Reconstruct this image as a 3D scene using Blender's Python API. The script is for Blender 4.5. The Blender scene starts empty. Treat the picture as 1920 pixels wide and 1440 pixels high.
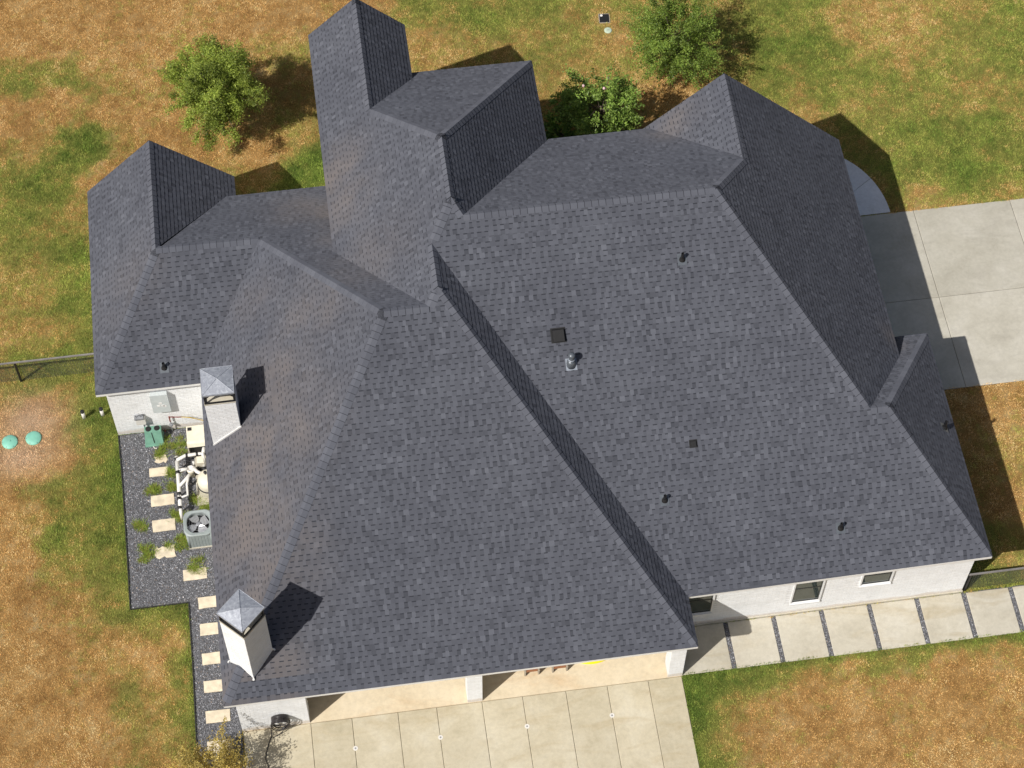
import bpy, math, random
import numpy as np
from mathutils import Vector, Matrix, noise as mnoise

random.seed(7)
RNG = np.random.default_rng(7)
PI = math.pi
scene = bpy.context.scene
COL = scene.collection

# ------------------------------------------------------------------ camera
cam_data = bpy.data.cameras.new('camera')
cam = bpy.data.objects.new('camera', cam_data)
COL.objects.link(cam)
cam_data.sensor_width = 36.0
cam_data.lens = 72.71
cam_data.clip_end = 2000.0
cr = Vector((0.99039423, -0.13812006, 0.00649018))
cu = Vector((0.11417455, 0.84336496, 0.52507115))
cd = Vector((0.07799645, 0.51928642, -0.85103359))
cam.matrix_world = Matrix(((cr.x, cu.x, -cd.x, -3.4285), (cr.y, cu.y, -cd.y, -37.1569), (cr.z, cu.z, -cd.z, 55.0), (0, 0, 0, 1)))
scene.camera = cam

# ------------------------------------------------------------------ light
SAZ, SEL = 0.6146, 0.8368          # the way the shadows run, and the height of the sun
world = bpy.data.worlds.new('World')
scene.world = world
world.use_nodes = True
wn = world.node_tree
sky = wn.nodes.new('ShaderNodeTexSky')
sky.sky_type = 'NISHITA'
sky.sun_disc = False
sky.sun_elevation = SEL
sky.sun_rotation = math.atan2(-math.cos(SAZ), -math.sin(SAZ))
sky.dust_density = 3.0
sky.air_density = 1.0
sky.ozone_density = 1.0
bg = wn.nodes['Background']
bg.inputs['Strength'].default_value = 0.066
wn.links.new(sky.outputs['Color'], bg.inputs['Color'])
sun_data = bpy.data.lights.new('sun', 'SUN')
sun_data.energy = 5.0
sun_data.angle = math.radians(0.53)
sun_data.color = (1.0, 0.96, 0.90)
sun = bpy.data.objects.new('sun', sun_data)
COL.objects.link(sun)
sun.location = (-30, -20, 40)
SD = Vector((math.cos(SAZ) * math.cos(SEL), math.sin(SAZ) * math.cos(SEL), -math.sin(SEL)))
sun.rotation_euler = SD.to_track_quat('-Z', 'Y').to_euler()
vs = scene.view_settings
vs.view_transform = 'Standard'
vs.look = 'None'
vs.gamma = 1.0
vs.use_curve_mapping = False
vs.exposure = -0.1

# ------------------------------------------------------------------ helpers
def tag(o, label, cat, group=None):
    o['label'] = label
    o['category'] = cat
    if group:
        o['group'] = group
    return o

def struct(o):
    o['kind'] = 'structure'
    return o

def stuff(o):
    o['kind'] = 'stuff'
    return o

def empty(name, loc=(0, 0, 0), rz=0.0):
    o = bpy.data.objects.new(name, None)
    o.empty_display_size = 0.2
    COL.objects.link(o)
    o.location = loc
    o.rotation_euler = (0, 0, rz)
    return o

def link(name, me, mat=None, parent=None, smooth=False):
    o = bpy.data.objects.new(name, me)
    COL.objects.link(o)
    if mat is not None and not me.materials:
        me.materials.append(mat)
    if parent is not None:
        o.parent = parent
    if smooth:
        me.polygons.foreach_set('use_smooth', [True] * len(me.polygons))
    return o

class MB:
    """collects shapes into one mesh"""
    def __init__(self):
        self.v = []
        self.f = []
    def add(self, vs, fs):
        n = len(self.v)
        self.v += [tuple(p) for p in vs]
        self.f += [tuple(i + n for i in f) for f in fs]
        return self
    def box(self, x0, x1, y0, y1, z0, z1):
        return self.add([(x0, y0, z0), (x1, y0, z0), (x1, y1, z0), (x0, y1, z0), (x0, y0, z1), (x1, y0, z1), (x1, y1, z1), (x0, y1, z1)],
                        [(3, 2, 1, 0), (4, 5, 6, 7), (0, 1, 5, 4), (1, 2, 6, 5), (2, 3, 7, 6), (3, 0, 4, 7)])
    def bbox(self, x0, x1, y0, y1, z0, z1, b=0.01):
        """box with a chamfered top edge"""
        v = [(x0, y0, z0), (x1, y0, z0), (x1, y1, z0), (x0, y1, z0), (x0, y0, z1 - b), (x1, y0, z1 - b), (x1, y1, z1 - b), (x0, y1, z1 - b),
             (x0 + b, y0 + b, z1), (x1 - b, y0 + b, z1), (x1 - b, y1 - b, z1), (x0 + b, y1 - b, z1)]
        return self.add(v, [(3, 2, 1, 0), (0, 1, 5, 4), (1, 2, 6, 5), (2, 3, 7, 6), (3, 0, 4, 7), (4, 5, 9, 8), (5, 6, 10, 9), (6, 7, 11, 10), (7, 4, 8, 11), (8, 9, 10, 11)])
    def hexa(self, b, t):
        """4 bottom + 4 top points"""
        return self.add(list(b) + list(t), [(3, 2, 1, 0), (4, 5, 6, 7), (0, 1, 5, 4), (1, 2, 6, 5), (2, 3, 7, 6), (3, 0, 4, 7)])
    def tube(self, pts, rad, seg=8, caps=True):
        pts = [Vector(p) for p in pts]
        n = len(pts)
        rads = rad if isinstance(rad, (list, tuple)) else [rad] * n
        base = len(self.v)
        ref = None
        for i, p in enumerate(pts):
            d = (pts[min(i + 1, n - 1)] - pts[max(i - 1, 0)]).normalized()
            if ref is None:
                up = Vector((0, 0, 1)) if abs(d.z) < 0.9 else Vector((1, 0, 0))
                ref = d.cross(up).normalized()
            a = (ref - d * ref.dot(d)).normalized()
            b = d.cross(a).normalized()
            ref = a
            for k in range(seg):
                t = 2 * PI * k / seg
                self.v.append(tuple(p + (a * math.cos(t) + b * math.sin(t)) * rads[i]))
        for i in range(n - 1):
            for k in range(seg):
                a0 = base + i * seg + k
                a1 = base + i * seg + (k + 1) % seg
                self.f.append((a0, a1, a1 + seg, a0 + seg))
        if caps:
            self.f.append(tuple(base + k for k in range(seg))[::-1])
            self.f.append(tuple(base + (n - 1) * seg + k for k in range(seg)))
        return self
    def lathe(self, prof, c=(0, 0, 0), seg=24, cap=True):
        base = len(self.v)
        for (r, z) in prof:
            for k in range(seg):
                t = 2 * PI * k / seg
                self.v.append((c[0] + r * math.cos(t), c[1] + r * math.sin(t), c[2] + z))
        n = len(prof)
        for i in range(n - 1):
            for k in range(seg):
                a0 = base + i * seg + k
                a1 = base + i * seg + (k + 1) % seg
                self.f.append((a0, a1, a1 + seg, a0 + seg))
        if cap:
            self.f.append(tuple(base + k for k in range(seg))[::-1])
            self.f.append(tuple(base + (n - 1) * seg + k for k in range(seg)))
        return self
    def mesh(self, name):
        me = bpy.data.meshes.new(name)
        me.from_pydata(self.v, [], self.f)
        me.update()
        return me
    def build(self, name, mat=None, parent=None, smooth=False):
        return link(name, self.mesh(name), mat, parent, smooth)

def np_mesh(name, verts, loops, starts, attrs=()):
    """fast mesh from flat numpy arrays; attrs = (name, type, domain, data)"""
    me = bpy.data.meshes.new(name)
    me.vertices.add(len(verts))
    me.vertices.foreach_set('co', np.asarray(verts, np.float32).ravel())
    me.loops.add(len(loops))
    me.loops.foreach_set('vertex_index', np.asarray(loops, np.int32))
    me.polygons.add(len(starts))
    me.polygons.foreach_set('loop_start', np.asarray(starts, np.int32))
    me.update(calc_edges=True)
    me.shade_flat()
    for (n, t, d, data) in attrs:
        a = me.attributes.new(n, t, d)
        a.data.foreach_set('color' if 'COLOR' in t else 'value', np.asarray(data, np.float32).ravel())
    return me

def tri_mesh(name, verts, tris, attrs=()):
    tris = np.asarray(tris, np.int32)
    return np_mesh(name, verts, tris.ravel(), np.arange(len(tris)) * 3, attrs)

# ------------------------------------------------------------------ materials
def mat_new(name):
    m = bpy.data.materials.new(name)
    m.use_nodes = True
    nt = m.node_tree
    return m, nt, nt.nodes['Principled BSDF']

def nd(nt, kind, **kw):
    n = nt.nodes.new(kind)
    for k, v in kw.items():
        setattr(n, k, v)
    return n

def obj_coord(nt):
    return nd(nt, 'ShaderNodeTexCoord').outputs['Object']

def world_coord(nt):
    return nd(nt, 'ShaderNodeNewGeometry').outputs['Position']

def noise_tex(nt, vec, scale, detail=4, rough=0.55, dist=0.0):
    n = nd(nt, 'ShaderNodeTexNoise')
    n.inputs['Scale'].default_value = scale
    n.inputs['Detail'].default_value = detail
    n.inputs['Roughness'].default_value = rough
    n.inputs['Distortion'].default_value = dist
    nt.links.new(vec, n.inputs['Vector'])
    return n.outputs['Fac']

def ramp(nt, fac, stops):
    r = nd(nt, 'ShaderNodeValToRGB')
    e = r.color_ramp.elements
    while len(e) < len(stops):
        e.new(0.5)
    for i, (p, c) in enumerate(stops):
        e[i].position = p
        e[i].color = (c[0], c[1], c[2], 1) if len(c) == 3 else c
    nt.links.new(fac, r.inputs['Fac'])
    return r.outputs['Color']

def mix(nt, fac, a, b, mode='MIX'):
    m = nd(nt, 'ShaderNodeMix', data_type='RGBA', blend_type=mode)
    for sock, val in ((m.inputs['Factor'], fac), (m.inputs['A'], a), (m.inputs['B'], b)):
        pass
    def put(sock, val):
        if hasattr(val, 'links') or hasattr(val, 'is_output'):
            nt.links.new(val, sock)
        elif isinstance(val, (int, float)):
            sock.default_value = val
        else:
            sock.default_value = (val[0], val[1], val[2], 1)
    put(m.inputs[0], fac)
    put(m.inputs[6], a)
    put(m.inputs[7], b)
    return m.outputs[2]

def bump(nt, bsdf, height, strength=0.3, dist=0.01):
    b = nd(nt, 'ShaderNodeBump')
    b.inputs['Strength'].default_value = strength
    b.inputs['Distance'].default_value = dist
    nt.links.new(height, b.inputs['Height'])
    nt.links.new(b.outputs['Normal'], bsdf.inputs['Normal'])

def simple(name, col, rough=0.6, metal=0.0, var=0.12, scale=6.0, bumps=0.0):
    m, nt, b = mat_new(name)
    v = world_coord(nt)
    f = noise_tex(nt, v, scale, 5)
    lo = tuple(c * (1 - var * 1.6) for c in col)
    hi = tuple(min(1.0, c * (1 + var)) for c in col)
    nt.links.new(ramp(nt, f, [(0.3, lo), (0.7, hi)]), b.inputs['Base Color'])
    b.inputs['Roughness'].default_value = rough
    b.inputs['Metallic'].default_value = metal
    if bumps:
        bump(nt, b, noise_tex(nt, v, scale * 8, 3), bumps, 0.004)
    return m

def make_shingle_mat():
    m, nt, b = mat_new('asphalt_shingle')
    at = nd(nt, 'ShaderNodeAttribute', attribute_name='tone')
    base = ramp(nt, at.outputs['Fac'], [(0.0, (0.014, 0.016, 0.023)), (0.25, (0.057, 0.061, 0.075)), (0.6, (0.100, 0.106, 0.128)), (1.0, (0.158, 0.167, 0.196))])
    v = world_coord(nt)
    gran = noise_tex(nt, v, 160.0, 2, 0.7)
    c = mix(nt, 0.35, base, ramp(nt, gran, [(0.25, (0.35, 0.35, 0.36)), (0.5, (0.52, 0.52, 0.53)), (0.75, (0.72, 0.72, 0.72))]), 'OVERLAY')
    # weathering: slow patches over the roof
    big = noise_tex(nt, v, 0.55, 4, 0.6)
    c = mix(nt, 1.0, c, ramp(nt, big, [(0.3, (0.86, 0.86, 0.87)), (0.7, (1.07, 1.07, 1.06))]), 'MULTIPLY')
    st = nd(nt, 'ShaderNodeAttribute', attribute_name='stain_sheen')  # warm sheen of the west slopes, painted into the shingle colour
    sheen = nd(nt, 'ShaderNodeMath', operation='MULTIPLY')
    nt.links.new(st.outputs['Fac'], sheen.inputs[0])
    nt.links.new(ramp(nt, noise_tex(nt, v, 1.1, 4), [(0.25, (0.15,) * 3), (0.65, (1, 1, 1))]), sheen.inputs[1])
    c = mix(nt, sheen.outputs[0], c, (0.165, 0.143, 0.135))
    nt.links.new(c, b.inputs['Base Color'])
    b.inputs['Roughness'].default_value = 0.85
    b.inputs['Specular IOR Level'].default_value = 0.25
    b.inputs['Diffuse Roughness'].default_value = 0.35
    bump(nt, b, gran, 0.2, 0.002)
    return m

def make_concrete(name, lo, mid, hi, stain_sheen, stain_amt=0.6):
    m, nt, b = mat_new(name)
    v = world_coord(nt)
    big = noise_tex(nt, v, 0.7, 6, 0.62, 0.6)
    fine = noise_tex(nt, v, 60.0, 3, 0.7)
    c = ramp(nt, big, [(0.28, lo), (0.5, mid), (0.72, hi)])
    mp = nd(nt, 'ShaderNodeMapping')
    mp.inputs['Scale'].default_value = (0.5, 1.6, 1.0)
    nt.links.new(v, mp.inputs['Vector'])
    s = noise_tex(nt, mp.outputs['Vector'], 0.9, 5, 0.6, 1.0)
    sf = ramp(nt, s, [(0.52, (0, 0, 0)), (0.72, (stain_amt,) * 3)])
    c = mix(nt, sf, c, stain_sheen)
    c = mix(nt, 0.35, c, ramp(nt, fine, [(0.3, (0.40,) * 3), (0.7, (0.60,) * 3)]), 'OVERLAY')
    sp = noise_tex(nt, v, 9.0, 5, 0.75)
    c = mix(nt, 1.0, c, ramp(nt, sp, [(0.3, (0.91,) * 3), (0.52, (1.0,) * 3), (0.72, (1.06,) * 3)]), 'MULTIPLY')
    md = noise_tex(nt, v, 2.6, 6, 0.7, 1.4)
    c = mix(nt, 1.0, c, ramp(nt, md, [(0.28, (0.93, 0.925, 0.91)), (0.5, (1.0,) * 3), (0.7, (1.04,) * 3)]), 'MULTIPLY')
    at = nd(nt, 'ShaderNodeObjectInfo')
    c = mix(nt, 1.0, c, ramp(nt, at.outputs['Random'], [(0.0, (0.93, 0.93, 0.92)), (1.0, (1.05, 1.05, 1.05))]), 'MULTIPLY')
    nt.links.new(c, b.inputs['Base Color'])
    b.inputs['Roughness'].default_value = 0.9
    bump(nt, b, fine, 0.2, 0.002)
    return m

def make_attr_mat(name, rough=0.8, trans=0.0, spec=0.3, attr='col'):
    m, nt, b = mat_new(name)
    at = nd(nt, 'ShaderNodeAttribute', attribute_name=attr)
    nt.links.new(at.outputs['Color'], b.inputs['Base Color'])
    b.inputs['Roughness'].default_value = rough
    b.inputs['Specular IOR Level'].default_value = spec
    if trans:
        tr = nd(nt, 'ShaderNodeBsdfTranslucent')
        nt.links.new(at.outputs['Color'], tr.inputs['Color'])
        mx = nd(nt, 'ShaderNodeMixShader')
        mx.inputs[0].default_value = trans
        nt.links.new(b.outputs[0], mx.inputs[1])
        nt.links.new(tr.outputs[0], mx.inputs[2])
        nt.links.new(mx.outputs[0], nt.nodes['Material Output'].inputs['Surface'])
    return m

def make_ground_mat():
    m, nt, b = mat_new('lawn_soil')
    at = nd(nt, 'ShaderNodeAttribute', attribute_name='col')
    v = world_coord(nt)
    f = noise_tex(nt, v, 55.0, 4, 0.8)
    c = mix(nt, 1.0, at.outputs['Color'], ramp(nt, f, [(0.36, (0.35,) * 3), (0.62, (1.3,) * 3)]), 'MULTIPLY')
    nt.links.new(c, b.inputs['Base Color'])
    b.inputs['Roughness'].default_value = 0.95
    b.inputs['Specular IOR Level'].default_value = 0.1
    bump(nt, b, f, 0.6, 0.02)
    return m

def make_brick_mat(name='painted_brick'):
    m, nt, b = mat_new(name)
    v = world_coord(nt)
    f = noise_tex(nt, v, 2.2, 6, 0.65)
    c = ramp(nt, f, [(0.25, (0.71, 0.725, 0.735)), (0.5, (0.785, 0.80, 0.815)), (0.75, (0.83, 0.845, 0.86))])
    mp = nd(nt, 'ShaderNodeMapping')
    mp.inputs['Scale'].default_value = (4.0, 4.0, 13.0)
    nt.links.new(v, mp.inputs['Vector'])
    g = noise_tex(nt, mp.outputs['Vector'], 1.0, 4, 0.7)
    c = mix(nt, 1.0, c, ramp(nt, g, [(0.3, (0.90, 0.89, 0.87)), (0.65, (1.02, 1.02, 1.02))]), 'MULTIPLY')
    # splashed soil along the foot of the wall
    sz = nd(nt, 'ShaderNodeSeparateXYZ')
    nt.links.new(v, sz.inputs[0])
    ad = nd(nt, 'ShaderNodeMath', operation='MULTIPLY_ADD')
    nt.links.new(f, ad.inputs[0])
    ad.inputs[1].default_value = -0.35
    nt.links.new(sz.outputs['Z'], ad.inputs[2])
    dirt = ramp(nt, ad.outputs[0], [(-0.0, (0.55,) * 3), (0.10, (0, 0, 0))])
    c = mix(nt, dirt, c, (0.50, 0.40, 0.29))
    nt.links.new(c, b.inputs['Base Color'])
    b.inputs['Roughness'].default_value = 0.85
    bump(nt, b, noise_tex(nt, v, 90.0, 3, 0.7), 0.25, 0.003)
    return m

def make_galv_mat():
    m, nt, b = mat_new('galvanised_sheet')
    v = world_coord(nt)
    f = noise_tex(nt, v, 5.5, 5, 0.65, 2.2)
    c = ramp(nt, f, [(0.3, (0.27, 0.29, 0.33)), (0.5, (0.36, 0.38, 0.43)), (0.66, (0.47, 0.50, 0.54))])
    nt.links.new(c, b.inputs['Base Color'])
    b.inputs['Metallic'].default_value = 0.35
    b.inputs['Roughness'].default_value = 0.55
    return m

M = {}
M['shingle'] = make_shingle_mat()
M['deck'] = simple('roof_underlay', (0.03, 0.031, 0.036), 0.9)
M['brick'] = make_brick_mat()
M['mortar'] = simple('painted_mortar', (0.71, 0.72, 0.725), 0.9, var=0.06, scale=9)
M['trim'] = simple('white_trim_paint', (0.80, 0.80, 0.79), 0.5, var=0.04)
M['soffit'] = simple('soffit_board', (0.62, 0.61, 0.59), 0.7, var=0.05)
M['concrete'] = make_concrete('patio_concrete', (0.44, 0.39, 0.275), (0.535, 0.48, 0.355), (0.60, 0.555, 0.44), (0.44, 0.36, 0.225), 0.65)
M['walk'] = make_concrete('walkway_concrete', (0.45, 0.415, 0.335), (0.525, 0.49, 0.405), (0.58, 0.55, 0.475), (0.42, 0.355, 0.24), 0.65)
M['drive'] = make_concrete('driveway_concrete', (0.40, 0.375, 0.31), (0.47, 0.445, 0.375), (0.52, 0.495, 0.43), (0.36, 0.335, 0.28), 0.5)
M['porch'] = make_concrete('porch_concrete', (0.58, 0.485, 0.34), (0.67, 0.575, 0.415), (0.71, 0.62, 0.47), (0.56, 0.40, 0.23), 0.55)
M['pad'] = make_concrete('entry_concrete', (0.62, 0.61, 0.60), (0.70, 0.69, 0.68), (0.75, 0.745, 0.74), (0.60, 0.585, 0.56), 0.4)
M['joint'] = simple('joint_dirt', (0.05, 0.045, 0.04), 0.95)
M['gravelbase'] = simple('gravel_bed', (0.12, 0.122, 0.132), 0.95, var=0.4, scale=30)
M['gravel'] = make_attr_mat('gravel_stone', 0.7)
M['ground'] = make_ground_mat()
M['grass'] = make_attr_mat('grass_blade', 0.75, 0.12, 0.2)
M['leaf'] = make_attr_mat('leaf', 0.5, 0.28, 0.4)
M['bark'] = simple('bark', (0.13, 0.10, 0.075), 0.9, var=0.3, scale=20, bumps=0.5)
M['galv'] = make_galv_mat()
M['black'] = simple('black_metal', (0.012, 0.012, 0.014), 0.5, var=0.2)
M['blackplastic'] = simple('black_plastic', (0.010, 0.010, 0.011), 0.75, var=0.2)
M['grey'] = simple('grey_metal', (0.30, 0.31, 0.33), 0.5, 0.3)
M['lead'] = simple('flashing', (0.27, 0.30, 0.35), 0.5, 0.3)
M['flue'] = simple('flue_paint', (0.12, 0.135, 0.155), 0.35, 0.2)
M['stone'] = simple('stepping_stone', (0.68, 0.59, 0.44), 0.9, var=0.13, scale=5, bumps=0.3)
M['pvc'] = simple('white_pvc', (0.74, 0.72, 0.68), 0.4, var=0.05)
M['cream'] = simple('cream_casing', (0.70, 0.655, 0.53), 0.5, var=0.06)
M['acgreen'] = simple('grey_green_casing', (0.29, 0.33, 0.325), 0.5, var=0.06)
M['green'] = simple('green_casing', (0.16, 0.33, 0.25), 0.5, var=0.1)
M['aqua'] = simple('aqua_plastic', (0.225, 0.555, 0.43), 0.55, var=0.12, scale=4)
M['palegreen'] = simple('pale_green_plastic', (0.50, 0.60, 0.46), 0.6, var=0.1)
M['panel'] = simple('panel_paint', (0.58, 0.63, 0.64), 0.4, var=0.04)
M['red'] = simple('red_pipe', (0.22, 0.045, 0.035), 0.5)
M['yellowpipe'] = simple('yellow_pipe', (0.50, 0.34, 0.05), 0.5)
M['yellow'] = simple('yellow_plastic', (0.86, 0.72, 0.01), 0.35, var=0.03)
M['wood'] = simple('chair_wood', (0.34, 0.135, 0.06), 0.55, var=0.2, scale=14)
M['palewood'] = simple('weathered_wood', (0.42, 0.37, 0.30), 0.7, var=0.15, scale=14)
M['edging'] = simple('steel_edging', (0.03, 0.028, 0.026), 0.7)
M['wire'] = simple('fence_wire', (0.12, 0.125, 0.115), 0.5, 0.4)
M['rail'] = simple('fence_rail', (0.25, 0.235, 0.225), 0.6, 0.2)
M['hose'] = simple('rubber_hose', (0.03, 0.026, 0.028), 0.4)
M['frame'] = simple('bronze_frame', (0.03, 0.03, 0.03), 0.4)
M['blade'] = simple('fan_blade', (0.55, 0.56, 0.57), 0.35, 0.6, var=0.1)
M['flower'] = simple('pink_petal', (0.75, 0.5, 0.52), 0.6)
gm, gnt, gb = mat_new('window_glass')
gb.inputs['Base Color'].default_value = (0.018, 0.032, 0.026, 1)
gb.inputs['Roughness'].default_value = 0.06
gb.inputs['Specular IOR Level'].default_value = 0.9
M['glass'] = gm

# ------------------------------------------------------------------ roof geometry (metres)
aLW, aLE, aMW, aME, a2E, aRW = -10.872, -6.287, -7.764, 5.244, 12.718, 4.458
aNW, aNEs, aNE, aR2E = -3.441, -0.440, 3.339, 13.967
bLS, bLN, bMS, b2S, b2N, bNN, bR2N = -4.034, 2.533, -14.438, -12.743, 1.613, 4.687, -5.289
gL, gN, gR = 3.513, 6.369, 1.751
eL, eLN, eM, e2S, e2N, e2E, eRW = 2.802, 3.066, 2.893, 2.999, 5.407, 3.653, 3.393
eNW, eNEs, eNE, eR2 = 5.806, 5.841, 5.494, 2.930
FACE = {  # direction the slope faces, eave position, eave height, slope
    'LW': ('W', aLW, eL, .9875), 'LE': ('E', aLE, eL, .9372), 'LS': ('S', bLS, eL, .6398), 'LN': ('N', bLN, eLN, .6074),
    'MW': ('W', aMW, eM, .9552), 'MS': ('S', bMS, eM, .6075), 'ME': ('E', aME, eM, .9238), 'S2': ('S', b2S, e2S, .6136),
    'N2': ('N', b2N, e2N, .6781), 'E2': ('E', a2E, e2E, .9514), 'RW': ('W', aRW, eRW, .9691), 'NW': ('W', aNW, eNW, .9605),
    'NEs': ('E', aNEs, eNEs, .9866), 'NN': ('N', bNN, eNE, .6575), 'NE': ('E', aNE, eNE, 1.0504), 'R2N': ('N', bR2N, eR2, .6426),
    'R2E': ('E', aR2E, eR2, .9698)}
DIRS = {'W': (1, 0), 'E': (-1, 0), 'S': (0, 1), 'N': (0, -1)}

def plane(n):
    if isinstance(n, tuple):
        return np.array(n, float)
    d, a, e, s = FACE[n]
    sx, sy = DIRS[d]
    return np.array([s * sx, s * sy, -1.0, s * (sx + sy) * a - e])

def I3(a, b, c):
    A = np.array([plane(a), plane(b), plane(c)])
    return Vector(np.linalg.solve(A[:, :3], A[:, 3]))

def on(n, x, y):
    p = plane(n)
    return Vector((x, y, p[0] * x + p[1] * y - p[3]))

XX = lambda v: (1, 0, 0, v)
YY = lambda v: (0, 1, 0, v)
ZZ = lambda v: (0, 0, 1, v)
Lpk, Lrb, L6 = I3('LW', 'LE', YY(gL)), I3('LW', 'LE', 'LS'), I3('LS', 'LN', 'MW')
LNW, LNE, LSW = on('LW', aLW, gL), on('LE', aLE, gL), on('LW', aLW, bLS)
M8, MSW, MSE = I3('MW', 'LN', 'MS'), on('MS', aMW, bMS), on('MS', aME, bMS)
MEv, M12, M12b, M13 = I3(XX(aME), 'ME', 'S2'), I3('MS', 'ME', 'NW'), I3('LN', 'MS', 'NW'), I3('ME', 'S2', 'NW')
N14, N15, N16, N17, N18 = I3('NW', 'NE', 'S2'), I3('NE', 'S2', 'N2'), I3('NE', 'N2', ZZ(e2N)), I3('NW', 'NN', 'NE'), I3('NW', 'NEs', 'NN')
Npk, NNW, NNE, NNEc = I3('NW', 'NEs', YY(gN)), on('NW', aNW, gN), on('NEs', aNEs, gN), on('NE', aNE, bNN)
NWv, NEsN = I3('NW', 'LN', ZZ(eNW)), I3('NEs', 'NN', ZZ(eNEs))
Rpk, RNE, Rrb, M23 = I3('RW', 'E2', YY(gR)), on('E2', a2E, gR), I3('RW', 'E2', 'N2'), I3('S2', 'N2', 'E2')
R24, R24b, SEc, R2NE = I3('S2', 'E2', 'R2N'), I3('S2', 'R2N', 'R2E'), I3('S2', 'R2E', ZZ(eR2)), on('R2E', aR2E, bR2N)
R27 = I3(XX(a2E), ZZ(e2E), 'R2N')
V1 = I3('LS', 'MW', ZZ(eM))
LNc = I3('LE', 'LN', YY(bLN))
POLY = {
    'LW': [LSW, LNW, Lpk, Lrb], 'LE': [LNE, on('LE', aLE, bLN), LNc, Lrb, Lpk],
    'LS': [LSW, Lrb, L6, V1, on('LS', aMW, bLS)], 'LN': [LNc, on('LN', aNW + .4, bLN), I3('LN', 'NW', XX(aNW + .4)), M12b, M8, L6, I3('LS', 'LE', 'LN')],
    'MW': [V1, L6, M8, MSW], 'MS': [MSW, M8, M12b, M12, MSE], 'ME': [MSE, M12, M13, MEv],
    'S2': [MEv, M13, N14, N15, M23, R24, R24b, SEc], 'N2': [N16, N15, M23, Rrb, I3('RW', 'N2', ZZ(e2N))],
    'RW': [on('RW', aRW, gR), Rpk, Rrb, I3('RW', 'N2', YY(1.3)), on('RW', aRW, 1.3)],
    'E2': [RNE, Rpk, Rrb, M23, R24, R27], 'R2N': [R2NE, on('R2N', a2E - .4, bR2N), I3('R2N', 'E2', XX(a2E - .4)), R24, R24b],
    'R2E': [R2NE, R24b, SEc], 'NW': [NNW, Npk, N18, N17, N14, M13, M12, M12b, NWv], 'NEs': [NNE, NEsN, N18, Npk],
    'NN': [NNEc, N17, N18, I3('NEs', 'NN', XX(aNEs - .3)), on('NN', aNEs - .3, bNN)],
    'NE': [NNEc, on('NE', aNE, 1.49), N15, N14, N17]}

def frame(n):
    d, a, e, s = FACE[n]
    sx, sy = DIRS[d]
    up = Vector((sx, sy, s)).normalized()
    nrm = Vector((-s * sx, -s * sy, 1)).normalized()
    u = up.cross(nrm)
    org = Vector((a, 0, e)) if sx else Vector((0, a, e))
    return org, u, up, nrm

house = tag(empty('brick_house', (1.5, -4.0, 0)), 'large white brick house under a dark grey shingled hip roof', 'house')
HI = Matrix.Translation((-1.5, 4.0, 0))

def hpart(o, parent=None):
    """parent to the house keeping world coordinates"""
    o.parent = parent or house
    if parent is None:
        o.matrix_parent_inverse = HI
    return o

# roof deck: one solid sheet with thickness under the shingles
deck = MB()
TH = 0.05
for n, P in POLY.items():
    org, u, up, nrm = frame(n)
    k = len(P)
    top = [p - nrm * 0.004 for p in P]
    bot = [p - Vector((0, 0, TH)) for p in P]
    deck.add(top + bot, [tuple(range(k)), tuple(range(2 * k - 1, k - 1, -1))] + [(i, i + k, (i + 1) % k + k, (i + 1) % k) for i in range(k)])
roof = hpart(deck.build('roof', M['deck']))

# ---- shingles
EXPO = 0.1463
WID = [0.085, 0.105, 0.125, 0.15]
TONES = [0.35, 0.46, 0.525, 0.56, 0.60, 0.71]
TONEW = [0.07, 0.17, 0.26, 0.27, 0.16, 0.07]
H_T, H_S, H_UP = 0.0092, 0.0066, 0.0008
sv, sl, ss, stone_, ssheen = [], [], [], [], []

def crossings(poly, v):
    xs = []
    n = len(poly)
    for i in range(n):
        (u0, v0), (u1, v1) = poly[i], poly[(i + 1) % n]
        if (v0 <= v) != (v1 <= v):
            xs.append(u0 + (u1 - u0) * (v - v0) / (v1 - v0))
    return sorted(xs)

def tab_local(ub0, ub1, ut0, ut1, v0, v1, h, slot, tone, hs=H_UP):
    """wedge: verts in (u, v, n), faces with tones"""
    V = [(ub0, v0, -0.003), (ub1, v0, -0.003), (ub0, v0, h), (ub1, v0, h), (ut0, v1, hs), (ut1, v1, hs), (ut0, v1, -0.003), (ut1, v1, -0.003)]
    if not slot:
        return V, [(2, 3, 5, 4), (0, 1, 3, 2), (0, 2, 4, 6), (1, 7, 5, 3)], [tone] * 4
    q = 0.79
    L = lambda a, b: tuple(a[i] + (b[i] - a[i]) * q for i in range(3))
    V += [L(V[2], V[4]), L(V[3], V[5])]
    return V, [(2, 3, 9, 8), (8, 9, 5, 4), (0, 1, 3, 2)], [tone, 0.10, tone * 0.8]

variants = {}
def variant_mesh(w, slot, tone):
    key = (w, slot, tone)
    if key not in variants:
        V, F, T = tab_local(0, w, 0, w, 0, EXPO, H_S if slot else H_T, slot, tone)
        me = bpy.data.meshes.new('shingle')
        me.from_pydata(V, [], F)
        for an, dat in (('tone', T), ('stain_sheen', [0.0] * len(F))):
            a = me.attributes.new(an, 'FLOAT', 'FACE')
            a.data.foreach_set('value', dat)
        me.materials.append(M['shingle'])
        variants[key] = me
    return variants[key]

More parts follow.
